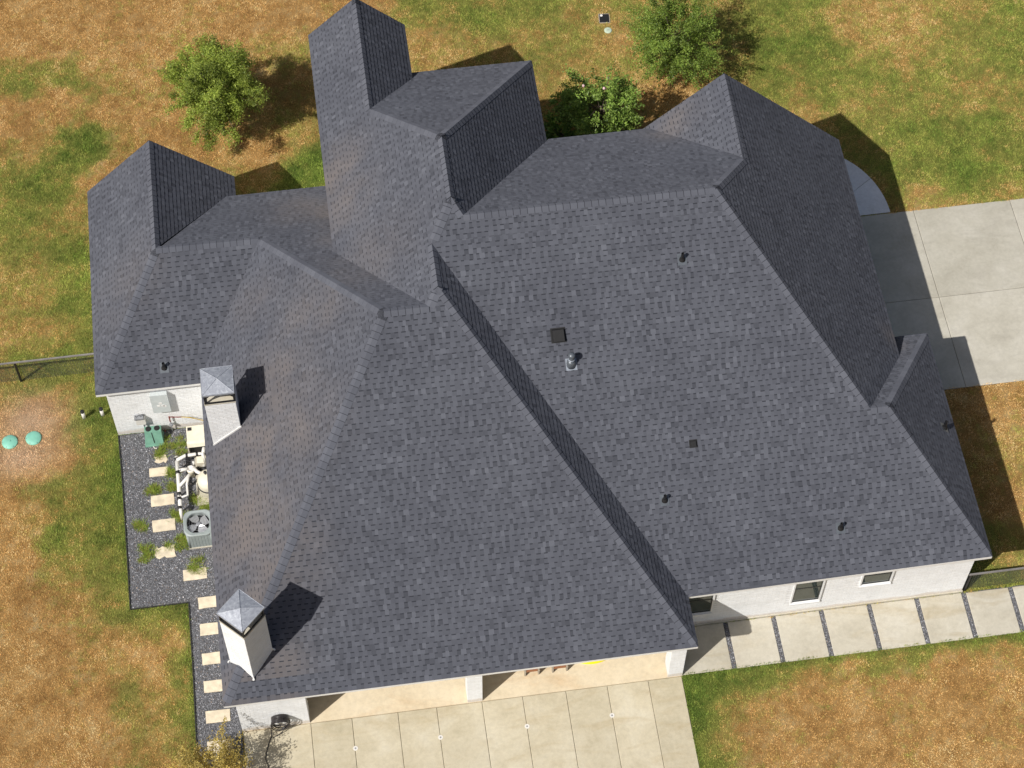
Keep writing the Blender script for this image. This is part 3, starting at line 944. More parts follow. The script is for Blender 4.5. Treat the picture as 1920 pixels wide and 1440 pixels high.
# ------------------------------------------------------------------ ground and paving
GCTRL = """-13.5,13.7,.05 -11.3,13.2,.1 -8.5,13.1,.1 -5.7,12.7,.15 -3.9,12.2,.1 -13.0,11.9,.1 -10.4,11.4,.15 -13.4,10.8,.55 -11.9,10.8,.5 -10.5,10.6,.35 -9.0,10.7,.2 -4.2,11.0,.35 -4.0,9.5,.3 -13.6,9.2,.15 -12.3,9.2,.15 -10.5,9.0,.2 -9.1,9.0,.2 -11.3,7.8,.8 -11.8,7.1,.75 -13.1,7.5,.3 -10.1,7.1,.3 -8.8,7.8,.15 -8.3,6.9,.15 -5.3,6.7,.15 -4.2,6.8,.35 -3.9,5.8,.85 -4.3,5.4,.8 -5.0,6.2,.3 -10.6,6.5,.15 -13.4,6.4,.6 -12.4,6.1,.7 -11.5,6.2,.2 -13.5,4.7,.55 -12.4,4.1,.5 -11.7,4.4,.4 -11.6,3.1,.7 -12.6,2.4,.4 -13.7,3.0,.4 -11.8,1.5,.7 -13.2,1.6,.4 -13.7,.5,.3 -12.5,.3,.35 -11.7,-.2,.6 -13.2,.8,.35 -13.2,-1.2,.65 -12.2,-1.1,.7 -13.7,-1.9,.4 -12.6,-2.0,.2 -11.9,-1.8,.55 -11.5,-2.2,.6 -13.2,-2.8,0 -13.7,-3.1,0 -12.6,-3.2,.1 -12.1,-2.7,.55 -11.8,-3.3,.6 -11.3,-3.2,.8 -11.0,-3.8,.8 -11.5,-4.1,.55 -12.5,-4.2,.1 -13.3,-4.3,.05 -13.8,-4.4,.05 -11.8,-4.9,.5 -11.0,-5.0,.85 -10.8,-6.1,.8 -13.8,-5.5,.15 -12.8,-5.1,.4 -12.3,-5.5,.6 -11.9,-5.8,.4 -13.3,-6.3,.2 -12.5,-6.8,.7 -11.7,-7.1,.5 -11.0,-7.2,.7 -13.6,-7.5,.1 -12.7,-8.0,.5 -11.9,-7.8,.5 -11.3,-8.2,.4 -10.9,-8.6,.6 -13.7,-8.8,.1 -12.3,-9.0,.3 -11.5,-9.2,.3 -10.8,-9.5,.65 -10.4,-10.1,.6 -9.7,-10.0,.5 -9.0,-9.9,.6 -13.7,-10.0,.1 -12.5,-10.1,.15 -11.5,-10.1,.3 -9.7,-10.9,.1 -8.9,-11.0,.5 -10.6,-10.7,.15 -11.1,-11.4,.3 -10.5,-11.9,.5 -9.8,-11.9,.1 -9.0,-12.0,.6 -13.7,-11.7,.05 -12.5,-11.5,.1 -11.7,-12.1,.15 -10.7,-12.9,.5 -9.8,-12.9,.25 -9.0,-13.1,.65 -13.4,-13.0,.05 -12.1,-13.4,.05 -11.2,-13.8,.2 -10.2,-14.0,.4 -9.6,-14.5,.3 -13.7,-14.1,.05 -10.9,-14.5,.4
.8,12.1,.45 2.6,11.3,.6 4.5,11.6,.5 5.9,10.9,.35 .9,10.3,.25 2.4,10.1,.3 4.6,9.6,.35 5.0,8.8,.3 6.4,9.1,.35 7.3,8.3,.3 7.1,10.2,.25 6.4,11.6,.4 7.6,11.2,.4 8.1,7.0,.15 8.7,6.6,.15 9.2,7.3,.15 -1.8,12.4,.15 12.8,10.2,.55 14.1,10.0,.5 15.6,9.8,.25 17.5,9.6,.25 19.3,9.4,.35 21.2,9.1,.55 12.5,8.5,.6 14.0,8.6,.65 15.6,8.4,.3 17.1,8.2,.3 19.0,8.2,.4 20.7,7.4,.6 12.2,7.1,.5 14.0,6.9,.55 15.9,6.9,.5 17.7,6.9,.45 19.5,6.4,.35 12.9,6.1,.3 15.0,5.8,.35 16.5,5.6,.45 18.4,5.6,.4 20.2,5.4,.4 16.2,4.3,.6 17.6,4.1,.6 19.1,4.1,.6 19.6,3.3,.5 16.1,2.7,.6 17.6,2.7,.75 19.0,2.5,.65 15.9,1.6,.2 17.0,1.7,.3 18.2,1.6,.45 19.2,1.8,.3 15.2,4.8,.4 16.3,-6.4,.2 16.9,-6.6,.25 16.5,-8.1,.3 15.8,-9.5,.25 16.1,-10.1,.2 15.6,-11.5,.3 15.1,-11.5,.5 15.0,-12.3,.7 15.5,-12.3,.6
5.4,-14.3,.95 5.8,-14.7,.75 5.3,-15.4,.85 5.3,-16.5,.7 6.3,-14.2,.8 6.3,-15.1,.2 7.3,-14.2,.75 7.5,-14.7,.25 8.2,-14.2,.6 8.4,-14.9,.1 9.5,-14.2,.6 9.9,-14.9,.15 10.9,-14.2,.55 11.5,-14.9,.15 12.5,-14.1,.6 13.1,-15.0,.15 13.8,-14.2,.6 14.9,-14.2,.6 14.3,-15.0,.15 6.7,-15.4,.3 7.4,-15.7,.3 8.2,-15.7,.12 9.7,-15.9,.1 11.3,-15.9,.25 12.8,-16.1,.1 14.1,-16.3,.12 5.8,-16.0,.35 6.8,-16.4,.15 8.3,-16.6,.08 9.8,-16.8,.1 11.3,-17.0,.2 12.9,-17.3,.1 13.9,-17.6,.1 9.2,-15.3,.3"""
GC = np.array([[float(t) for t in q.split(',')] for q in GCTRL.split()])
GC[(GC[:, 1] > 1.4) & (GC[:, 0] > 0), 2] += 0.05

# value noise on numpy arrays
_perm = RNG.random((256, 256))
def vnoise(x, y):
    xi, yi = np.floor(x).astype(int), np.floor(y).astype(int)
    fx, fy = x - xi, y - yi
    fx, fy = fx * fx * (3 - 2 * fx), fy * fy * (3 - 2 * fy)
    g = lambda i, j: _perm[(xi + i) % 256, (yi + j) % 256]
    return (g(0, 0) * (1 - fx) + g(1, 0) * fx) * (1 - fy) + (g(0, 1) * (1 - fx) + g(1, 1) * fx) * fy
def fbm(x, y, oct=4):
    s, a, t = 0, 1.0, 0
    for i in range(oct):
        s = s + a * vnoise(x * 2 ** i + 17.3 * i, y * 2 ** i + 5.1 * i)
        t += a
        a *= 0.6
    return s / t

def greenness(x, y):
    """how alive the grass is at a spot, 0 straw to 1 lush"""
    x, y = np.asarray(x, float), np.asarray(y, float)
    num = np.full(x.shape, 0.3 * 0.02)
    den = np.full(x.shape, 0.02)
    wx = x + (fbm(x * 1.1 + 40, y * 1.1, 3) - .5) * 1.3
    wy = y + (fbm(x * 1.1, y * 1.1 + 80, 3) - .5) * 1.3
    for (gx, gy, g) in GC:
        w = np.exp(-((wx - gx) ** 2 + (wy - gy) ** 2) / (2 * 0.42 ** 2)) + 0.02 * np.exp(-((wx - gx) ** 2 + (wy - gy) ** 2) / (2 * 1.6 ** 2))
        num += w * g
        den += w
    return num / den

STRAW_D, STRAW_M, STRAW_L = np.array((.40, .21, .066)), np.array((.88, .545, .20)), np.array((1.0, .80, .42))
OLIVE, GREEN_M, GREEN_D = np.array((.62, .54, .15)), np.array((.34, .44, .085)), np.array((.115, .215, .036))
DIRT = np.array((1.0, .73, .50))
def lawn_colour(x, y, g, r1, r2):
    """per-blade colour: g greenness, r1/r2 random"""
    d1 = 1 - np.exp(-((x + 13.3) ** 2 / 1.0 + (y + 2.95) ** 2 / 0.75))
    d2 = 1 - np.exp(-((x + 13.6) ** 2 / 1.2 + (y + 4.2) ** 2 / 0.45))
    dirt = np.clip(1 - d1 * d2, 0, 1)[..., None] * .8
    k = np.clip((g - 0.35) * 4.2 + 0.5 + (r1 - .5) * 0.9, 0, 1)[..., None]
    straw = STRAW_D + (STRAW_M - STRAW_D) * np.clip(r2 * 1.8, 0, 1)[..., None] + (STRAW_L - STRAW_M) * np.clip(r2 * 2.2 - 1.2, 0, 1)[..., None]
    gm = np.clip((g - .25) * 1.8, 0, 1)[..., None]
    gr = OLIVE * (1 - gm) + (GREEN_D + (GREEN_M - GREEN_D) * np.clip(r2 * 1.3, 0, 1)[..., None]) * gm
    gr = gr * (0.75 + 0.5 * r2[..., None])
    c = straw * (1 - k) + gr * k
    return c * (1 - dirt) + DIRT * (0.75 + .5 * r2[..., None]) * dirt

fine_x = np.concatenate([[-500, -200, -90, -45, -28], np.arange(-20, 26.01, 0.14), [32, 50, 95, 210, 500]])
fine_y = np.concatenate([[-500, -200, -90, -45, -28], np.arange(-20.5, 18.01, 0.14), [26, 45, 90, 200, 500]])
gx, gy = np.meshgrid(fine_x, fine_y)
nx, ny = gx.shape[1], gx.shape[0]
gg = greenness(gx, gy)
gcol = lawn_colour(gx, gy, gg, fbm(gx * 6, gy * 6, 3), fbm(gx * 4 + 9, gy * 4, 3)) * 0.42
gv = np.stack([gx, gy, np.full(gx.shape, 0.0)], -1).reshape(-1, 3)
idx = np.arange(nx * ny).reshape(ny, nx)
quads = np.stack([idx[:-1, :-1], idx[:-1, 1:], idx[1:, 1:], idx[1:, :-1]], -1).reshape(-1, 4)
rgba = np.concatenate([gcol.reshape(-1, 3), np.ones((nx * ny, 1))], 1)
me = np_mesh('lawn', gv, quads.ravel(), np.arange(len(quads)) * 4, [('col', 'FLOAT_COLOR', 'POINT', rgba)])
lawn = struct(link('lawn', me, M['ground']))

def slab_box(parent, x0, x1, y0, y1, z1, mat, name='slab', z0=-0.04, bev=0.012):
    m = MB()
    m.bbox(x0, x1, y0, y1, z0, z1, bev)
    return m.build(name, mat, parent)

# covered porch floor, then the patio panels south of it
pb = MB(); pb.box(-7.52, 5.11, -14.035, -10.1, -0.05, 0.035)
struct(pb.build('porch_floor', M['porch']))
pj = MB(); pj.box(-7.52, 5.08, -19.0, -14.05, -0.05, 0.006)
patio = struct(pj.build('patio', M['joint']))
PJ = [-7.52, -5.60, -4.43, -3.12, -2.01, -0.71, 0.46, 1.71, 2.91, 4.10, 5.08]
for i in range(len(PJ) - 1):
    slab_box(patio, PJ[i] + .0045, PJ[i + 1] - .0045, -19.0, -14.045, 0.03, M['concrete'])
for i, x in enumerate((-4.42, -2.01, 0.46, 2.90)):
    d = tag(empty('drain_cap', (x, -14.96, 0.03)), ['white round drain cap in the patio joint nearest the hose', 'second white patio drain cap from the hose end', 'third white patio drain cap from the hose end', 'white round drain cap nearest the lawn side of the patio'][i], 'drain', 'patio drain caps')
    c = MB(); c.lathe([(.07, -.01), (.07, .006), (.056, .008), (.054, .003)], (0, 0, 0), 20); c.build('rim', M['pvc'], d)
    c = MB(); c.lathe([(.053, -.012), (.053, .001), (.012, .004)], (0, 0, 0), 20); c.build('grate', M['grey'], d)

# side walkway: slabs with gravel between
WG = [(5.13, 6.575), (6.715, 8.005), (8.145, 9.435), (9.575, 10.865), (11.005, 12.30), (12.44, 13.715), (13.86, 15.13), (15.27, 16.55), (16.69, 17.97), (18.11, 19.39)]
wb = MB(); wb.box(5.12, 19.4, -14.0, -12.53, -0.06, 0.008)
walkway = struct(wb.build('walkway', M['gravelbase']))
for i, (a, c_) in enumerate(WG):
    slab_box(walkway, a, c_, -14.01, -12.545 if a < 13.8 else -12.56, 0.035, M['walk'])

# driveway and curved entry pad
db = MB(); db.box(12.3, 60, -5.63, 1.28, -0.05, 0.008)
driveway = struct(db.build('driveway', M['joint']))
DX = [12.3, 15.66, 18.93, 22.2, 25.5, 28.8, 60]
for i in range(len(DX) - 1):
    for (a, c_) in ((-5.63, -2.2), (-2.2, 1.28)):
        slab_box(driveway, DX[i] + .006, DX[i + 1] - .006, a + .006, c_ - .006, 0.03, M['drive'])
ent = MB(); ent.box(12.3, 13.2, 1.3, 2.0, -0.05, 0.005)
entry = struct(ent.build('entry_pad', M['joint']))
def pad_slab(t0, t1, name='slab'):
    b = MB()
    n = 14
    ring = [(12.4 + 2.49 * math.sin(t0 + (t1 - t0) * i / n), 1.3 + 2.96 * math.cos(t0 + (t1 - t0) * i / n)) for i in range(n + 1)]
    pts = [(12.4, 1.3)] + ring
    k = len(pts)
    b.add([(x, y, -.04) for x, y in pts] + [(x, y, .03) for x, y in pts], [tuple(range(k)), tuple(range(2 * k - 1, k - 1, -1))] + [(i, i + k, (i + 1) % k + k, (i + 1) % k) for i in range(k)])
    b.build(name, M['pad'], entry)
tj = math.atan2((14.55 - 12.4) / 2.49, (2.75 - 1.3) / 2.96)
pad_slab(0.0, tj - .003)
pad_slab(tj + .003, PI / 2 - .004)

# gravel bed along the west side
BED = [(-10.62, -3.82), (-10.56, -5.4), (-10.53, -7.24), (-10.50, -9.76), (-8.80, -9.78), (-8.80, -12.0), (-8.83, -14.13), (-8.83, -16.5), (-7.55, -16.5), (-7.55, -3.82)]
gb_ = MB()
k = len(BED)
gb_.add([(x, y, -.03) for x, y in BED] + [(x, y, .006) for x, y in BED], [tuple(range(k))[::-1], tuple(range(k, 2 * k))] + [(i, (i + 1) % k, (i + 1) % k + k, i + k) for i in range(k)])
struct(gb_.build('gravel_bed', M['gravelbase']))

def inpoly(x, y, poly):
    x, y = np.asarray(x), np.asarray(y)
    r = np.zeros(x.shape, bool)
    n = len(poly)
    for i in range(n):
        (x0, y0), (x1, y1) = poly[i], poly[(i + 1) % n]
        if y0 == y1:
            continue
        c = ((y0 > y) != (y1 > y)) & (x < (x1 - x0) * (y - y0) / (y1 - y0) + x0)
        r ^= c
    return r

STONES = [(-9.47, -5.28, .56, .30), (-9.395, -6.27, .70, .37), (-9.40, -7.13, .68, .40), (-9.40, -8.04, .60, .36), (-9.36, -4.83, .34, .22), (-8.575, -8.89, .69, .36),
          (-8.19, -9.85, .69, .36), (-8.19, -10.72, .69, .37), (-8.185, -11.66, .69, .36), (-8.19, -12.53, .69, .36), (-8.19, -13.465, .69, .37), (-8.20, -14.385, .69, .38), (-8.2, -15.3, .69, .38)]
def clear_of_stones(x, y, m=0.0):
    ok = np.ones(x.shape, bool)
    for (cx, cy, w, h) in STONES:
        ok &= ~((np.abs(x - cx) < w / 2 + m) & (np.abs(y - cy) < h / 2 + m))
    return ok

# gravel stones
NG = 62000
px = RNG.uniform(-10.6, -7.56, NG); py = RNG.uniform(-16.4, -3.84, NG)
ok = inpoly(px, py, BED) & clear_of_stones(px, py) & (py > -16.2)
px, py = px[ok], py[ok]
wx, wy = [], []
for i in range(len(WG) - 2):
    n_ = 420
    wx.append(RNG.uniform(WG[i][1] + .01, WG[i + 1][0] - .01, n_)); wy.append(RNG.uniform(-13.99, -12.56, n_))
px = np.concatenate([px] + wx); py = np.concatenate([py] + wy)
n = len(px)
octv = np.array([(1, 0, 0), (0, 1, 0), (-1, 0, 0), (0, -1, 0), (0, 0, 1)], float)
octf = np.array([(0, 1, 4), (1, 2, 4), (2, 3, 4), (3, 0, 4)])
siz = RNG.uniform(.009, .022, n)
sc = np.stack([siz * RNG.uniform(.7, 1.4, n), siz * RNG.uniform(.7, 1.3, n), siz * RNG.uniform(.5, 1.2, n)], -1)
ang = RNG.uniform(0, 2 * PI, n)
V = octv[None] * sc[:, None, :] + RNG.normal(0, .25, (n, 5, 3)) * siz[:, None, None]
ca, sa = np.cos(ang)[:, None], np.sin(ang)[:, None]
VX = V[..., 0] * ca - V[..., 1] * sa + px[:, None]
VY = V[..., 0] * sa + V[..., 1] * ca + py[:, None]
VZ = V[..., 2] + .010
verts = np.stack([VX, VY, VZ], -1).reshape(-1, 3)
tris = (octf[None] + (np.arange(n) * 5)[:, None, None]).reshape(-1, 3)
shade = np.clip(RNG.lognormal(-1.8, .42, n), .03, .6)
shade = np.where(RNG.random(n) < .035, RNG.uniform(.35, .65, n), shade)
tint = np.stack([shade * 0.98, shade * 0.99, shade * 1.06], -1)
warm = RNG.random(n) < .05
tint[warm] *= np.array((1.25, 1.0, .78))
rgba = np.repeat(np.concatenate([tint, np.ones((n, 1))], 1), 5, 0)
gr_ = stuff(link('gravel', tri_mesh('gravel', verts, tris, [('col', 'FLOAT_COLOR', 'POINT', rgba)]), M['gravel']))
gr_['label'] = 'dark grey crushed gravel beside the house'
gr_['category'] = 'gravel'

# steel edging of the bed
ed = MB()
EP = [(-10.63, -3.85), (-10.575, -5.4), (-10.545, -7.24), (-10.515, -9.785), (-8.815, -9.79), (-8.815, -12.0), (-8.845, -14.13), (-8.845, -16.5)]
for i in range(len(EP) - 1):
    (x0, y0), (x1, y1) = EP[i], EP[i + 1]
    d = Vector((x1 - x0, y1 - y0, 0)).normalized()
    nn_ = Vector((d.y, -d.x, 0)) * .012
    A, B = Vector((x0, y0, -.02)), Vector((x1, y1, -.02))
    ed.hexa([A - nn_, B - nn_, B + nn_, A + nn_], [p + Vector((0, 0, .075)) for p in (A - nn_, B - nn_, B + nn_, A + nn_)])
tag(ed.build('bed_edging', M['edging']), 'dark steel edging strip between lawn and gravel bed', 'edging')

SL = ['narrow pale stepping stone closest to the white pool pipes', 'orange-stained stepping stone beside the black pipe fittings', 'stepping stone half under weeds beside the air conditioner', 'ragged-edged stepping stone half hidden by weeds, below the air conditioner fan',
      'small broken tan stone under the weeds below the green box', 'stepping stone just below the air conditioner with weeds on its upper edge', 'first stepping stone of the narrow strip, at the bend of the edging', 'stepping stone just above the diagonal chimney top',
      'stepping stone beside the body of the diagonal chimney', 'stepping stone below the foot of the diagonal chimney', 'long stepping stone at the roof corner beside the white wall', 'stepping stone with shrub tips over its lower edge', 'stepping stone behind the golden shrub at the bottom edge']
for i, (cx, cy, w, h) in enumerate(STONES):
    m = MB()
    n_ = 20
    ring = []
    rough = 0.05 if i in (3, 4) else 0.006
    per = [(-w / 2, -h / 2), (w / 2, -h / 2), (w / 2, h / 2), (-w / 2, h / 2)]
    for s in range(4):
        for q in range(5):
            t = q / 5
            a, b2 = per[s], per[(s + 1) % 4]
            ring.append((a[0] + (b2[0] - a[0]) * t + random.uniform(-rough, rough), a[1] + (b2[1] - a[1]) * t + random.uniform(-rough, rough)))
    k = len(ring)
    m.add([(x, y, -.02) for x, y in ring] + [(x, y, .032) for x, y in ring] + [(x * .97, y * .95, .038) for x, y in ring],
          [tuple(range(k))[::-1], tuple(range(2 * k, 3 * k))] + [(i_, (i_ + 1) % k, (i_ + 1) % k + k, i_ + k) for i_ in range(k)] + [(i_ + k, (i_ + 1) % k + k, (i_ + 1) % k + 2 * k, i_ + 2 * k) for i_ in range(k)])
    o = m.build('stepping_stone', M['stone'])
    o.location = (cx, cy, 0)
    o.rotation_euler = (0, 0, random.uniform(-.02, .02))
    tag(o, SL[i], 'stepping stone', 'stepping stones in the gravel bed')

# ------------------------------------------------------------------ grass blades
VIS = [(-15.3, 16.0), (23.4, 11.2), (15.2, -19.4), (-15.3, -15.4)]
HOUSE_RECT = [(-10.6, -6.6, -3.8, 3.2), (-7.5, 5.0, -14.0, 2.2), (-3.1, -.75, 0, 6.0), (-.75, 3.05, 0, 4.3), (3.0, 8.6, -5, 1.25), (8.6, 12.3, -6, 1.4), (4.9, 13.72, -12.5, -5.6)]
PAVE_RECT = [(-7.53, 5.09, -19.5, -10), (5.1, 19.4, -14.0, -12.54), (12.3, 60, -5.62, 1.27)]
def lawn_ok(x, y):
    k = inpoly(x, y, VIS)
    mg = np.clip(vnoise(x * 7, y * 7) - .35, 0, 1) * .09
    for (a, b2, c, d) in HOUSE_RECT + PAVE_RECT:
        k &= ~((x > a + mg) & (x < b2 - mg) & (y > c + mg) & (y < d - mg))
    k &= ~inpoly(x, y, BED)
    k &= ~(((x - 12.4) / 2.49) ** 2 + ((y - 1.3) / 2.96) ** 2 < 1) | (x < 12.4) | (y < 1.3)
    for (cx, cy, r) in ((-13.93, -3.61, .25), (-13.21, -3.57, .25), (6.94, 10.33, .16)):
        k &= (x - cx) ** 2 + (y - cy) ** 2 > r * r
    k &= ~((np.abs(x - 6.9) < .2) & (np.abs(y - 10.89) < .22))
    return k

def blades(n, x, y, g, hmin, hmax, wid, colour, lean=0.8):
    """n triangular blades at x,y"""
    h = RNG.uniform(hmin, hmax, n)
    a = RNG.uniform(0, 2 * PI, n)
    l = RNG.uniform(.15, lean, n) * h
    w = RNG.uniform(.6, 1.3, n) * wid
    t = RNG.uniform(0, 2 * PI, n)
    dx, dy = np.cos(t) * w, np.sin(t) * w
    B0 = np.stack([x - dx, y - dy, np.full(n, -.003)], -1)
    B1 = np.stack([x + dx, y + dy, np.full(n, -.003)], -1)
    T = np.stack([x + np.cos(a) * l, y + np.sin(a) * l, h], -1)
    verts = np.stack([B0, B1, T], 1).reshape(-1, 3)
    tris = np.arange(n * 3).reshape(-1, 3)
    c = np.concatenate([colour, np.ones((n, 1))], 1)
    c3 = np.repeat(c[:, None], 3, 1)
    return verts, tris, c3.reshape(-1, 4)

NB = 3300000
bx = RNG.uniform(-16, 24, NB); by_ = RNG.uniform(-20.3, 16.5, NB)
ok = lawn_ok(bx, by_)
bx, by_ = bx[ok], by_[ok]
bg_ = greenness(bx, by_)
# lusher growth hugging the edging and the paving
def seg_d(x, y, x0, y0, x1, y1):
    t = np.clip(((x - x0) * (x1 - x0) + (y - y0) * (y1 - y0)) / ((x1 - x0) ** 2 + (y1 - y0) ** 2), 0, 1)
    return np.hypot(x - x0 - t * (x1 - x0), y - y0 - t * (y1 - y0))
wob = fbm(bx * 2.2, by_ * 2.2, 3)
for i in range(len(EP) - 1):
    dd = seg_d(bx, by_, *EP[i], *EP[i + 1])
    bg_ = np.maximum(bg_, .85 * np.exp(-(dd / (.1 + .35 * wob)) ** 2))
for s in ((5.1, -14.05, 19, -14.05), (5.1, -14.1, 5.1, -19)):
    dd = seg_d(bx, by_, *s)
    bg_ = np.maximum(bg_, .85 * np.exp(-(dd / (.06 + .42 * wob)) ** 2))
bg2 = bg_ + (fbm(bx * 1.9 + 3, by_ * 1.9, 3) - .5) * .6 + (fbm(bx * 7 + 3, by_ * 7, 3) - .5) * .55
patch = fbm(bx * .9 + 31, by_ * .9 + 7, 4)
n = len(bx)
col = lawn_colour(bx, by_, bg2, np.clip(RNG.random(n) * .6 + vnoise(bx * 12 + 50, by_ * 12) * .9 - .25, 0, 1), np.clip(RNG.random(n) * .55 + vnoise(bx * 19, by_ * 19) * .55 + fbm(bx * 5, by_ * 5, 3) * .8 - .52 + (patch - .5) * 1.1, 0, 1))
hh = .03 + .05 * np.clip(bg2, 0, 1)
v_, t_, c_ = blades(n, bx, by_, bg2, .02, .06, .0075, col, 1.3)
v_[2::3, 2] *= np.clip(.7 + bg2 * .9, .6, 1.7)
onp = np.zeros(n, bool)
for (a, b2, c, d) in PAVE_RECT:
    onp |= (bx > a) & (bx < b2) & (by_ > c) & (by_ < d)
v_[np.repeat(onp, 3), 2] += .034
gs = stuff(link('grass', tri_mesh('grass', v_, t_, [('col', 'FLOAT_COLOR', 'POINT', c_)]), M['grass']))
gs['label'] = 'patchy half dry lawn grass around the house'
gs['category'] = 'grass'

# weeds growing in the gravel
WEEDS = [(-8.98, -4.45, .46, 'biggest weed clump in the gravel, right below the green box'), (-9.67, -5.93, .26, 'weed tuft above the orange-stained stepping stone'), (-9.11, -5.88, .17, 'small weeds beside the white header pipe, above the black fittings'),
         (-8.92, -6.87, .26, 'weeds round the lower end of the white header pipe'), (-10.08, -7.03, .22, 'thin lone weed tuft left of the stepping stones by the edging'), (-9.98, -7.98, .36, 'sprawling weeds left of the ragged stepping stone'),
         (-9.02, -7.75, .36, 'thick weeds left of the air conditioner'), (-8.50, -8.62, .30, 'bright weeds at the foot of the air conditioner'), (-8.14, -6.75, .30, 'weeds between the filter pad and the air conditioner'),
         (-8.32, -6.38, .2, 'weeds beside the round pool filter'), (-9.10, -5.37, .18, 'weeds at the right end of the narrow pale stepping stone'), (-9.42, -4.66, .18, 'weeds around the small broken tan stone')]
for (cx, cy, r, lab) in WEEDS:
    n = int(4200 * r)
    ns = 5 + int(r * 22)
    sa_, sr_ = RNG.uniform(0, 2 * PI, ns), r * RNG.random(ns) ** .6
    wk = RNG.integers(0, ns, n)
    x = sr_[wk] * np.cos(sa_[wk]) + RNG.normal(0, .055, n)
    y = sr_[wk] * .85 * np.sin(sa_[wk]) + RNG.normal(0, .055, n)
    q = RNG.random(n)[:, None]
    col = np.array((.14, .24, .03)) * (1 - q) + np.array((.42, .50, .09)) * q
    dry = RNG.random(n) < .16
    col[dry] = np.array((.36, .27, .11))
    v_, t_, c_ = blades(n, x, y, None, .03, .13, .007, col, 1.8)
    o = link('weed_clump', tri_mesh('weed_clump', v_, t_, [('col', 'FLOAT_COLOR', 'POINT', c_)]), M['grass'])
    o.location = (cx, cy, .008)
    tag(o, lab, 'weeds', 'weeds in the gravel bed')

# ------------------------------------------------------------------ trees and shrubs
def leaf_mesh(cent, size, cols, flat=0.35, up=0.35):
    """quads as leaves"""
    n = len(cent)
    d = RNG.normal(0, 1, (n, 3)); d /= np.linalg.norm(d, axis=1)[:, None]
    nr = RNG.normal(0, 1, (n, 3)) + np.array((0, 0, up * 3)); nr /= np.linalg.norm(nr, axis=1)[:, None]
    b = np.cross(nr, d); b /= np.linalg.norm(b, axis=1)[:, None] + 1e-9
    d = np.cross(b, nr)
    s = size * RNG.uniform(.6, 1.35, n)
    L, W = d * s[:, None], b * (s * .42)[:, None]
    sag = np.array((0, 0, -1)) * (s * .18)[:, None]
    v = np.stack([cent - L, cent + W * 1.0, cent + L + sag, cent - W * 1.0], 1).reshape(-1, 3)
    q = np.arange(n * 4)
    c = np.repeat(np.concatenate([cols, np.ones((n, 1))], 1), 4, 0)
    return v, q, np.arange(n) * 4, c

def tree(name, loc, R, zc, hz, nclump, per, size, label, cat, seedv, pal, trunk_h, spiky=0.0, group=None, nbr=26, rt=0.06, elong=(1, 1)):
    rng = np.random.default_rng(seedv)
    t = tag(empty(name, loc), label, cat, group)
    # limbs reach to clump centres
    dirs = rng.normal(0, 1, (nclump, 3)); dirs /= np.linalg.norm(dirs, axis=1)[:, None]
    rad = rng.uniform(.25, 1.0, nclump) ** .55
    lump = 1 + .26 * np.sin(dirs[:, 0] * 4.1 + seedv) * np.cos(dirs[:, 1] * 3.7 + seedv * .7) + rng.normal(0, .13, nclump)
    cen = dirs * (rad * lump)[:, None] * np.array((R * elong[0], R * elong[1], hz)) + np.array((0, 0, zc))
    cen = cen[cen[:, 2] > .25]
    br = MB()
    br.tube([(0, 0, -.1), (.02, .01, trunk_h * .5), (0, .02, trunk_h), (.01, 0, zc)], [rt * 1.3, rt, rt * .85, rt * .45], 8)
    br.build('trunk', M['bark'], t, True)
    lb = MB()
    for k in range(min(nbr, len(cen))):
        c = cen[k]
        z0 = trunk_h * .6 + rng.random() * (zc - trunk_h * .6)
        mid = (c[0] * .45, c[1] * .45, z0 + (c[2] - z0) * .6 + .08)
        lb.tube([(0, 0, z0), mid, tuple(c), tuple(c * np.array((1.12, 1.12, 1.05)))], [rt * .42, rt * .28, rt * .12, .004], 5)
    lb.build('limbs', M['bark'], t, True)
    pts, cls = [], []
    for c in cen:
        m = int(per * rng.uniform(.5, 1.4))
        out = c - np.array((0, 0, zc)); out = out / (np.linalg.norm(out) + 1e-6)
        off = rng.normal(0, rng.uniform(.05, .12) * R / 1.35, (m, 3)) + out * (rng.random((m, 1)) ** 1.3) * (.18 + spiky) * rng.uniform(.3, 1.3) * R / 1.35
        pts.append(c + off)
        tone = rng.uniform(.55, 1.3)
        q = rng.random(m)[:, None]
        pc = np.array(pal[0]) * (1 - q) + np.array(pal[1]) * q
        cls.append(pc * tone)
    pts, cls = np.concatenate(pts), np.concatenate(cls)
    k = pts[:, 2] > .03
    v, l, s, c = leaf_mesh(pts[k], size, cls[k])
    o = link('crown', np_mesh('crown', v, l, s, [('col', 'FLOAT_COLOR', 'POINT', c)]), M['leaf'], t)
    return t

G1, G2 = (.15, .22, .028), (.40, .47, .08)
tree('oak_tree', (-6.66, 7.5, 0), 1.32, 2.45, 1.25, 420, 210, .033, 'bright green bushy young tree nearest the left gable of the house', 'tree', 3, (G1, G2), 1.2, .18, 'young trees on the front lawn', elong=(.96, 1.1))
tree('oak_tree', (8.72, 7.95, 0), 1.2, 2.0, 1.3, 270, 165, .033, 'darker spiky young tree on the front lawn beyond the right gable', 'tree', 9, ((.10, .18, .025), (.31, .41, .07)), 1.1, .55, 'young trees on the front lawn', elong=(1.0, 1.12))
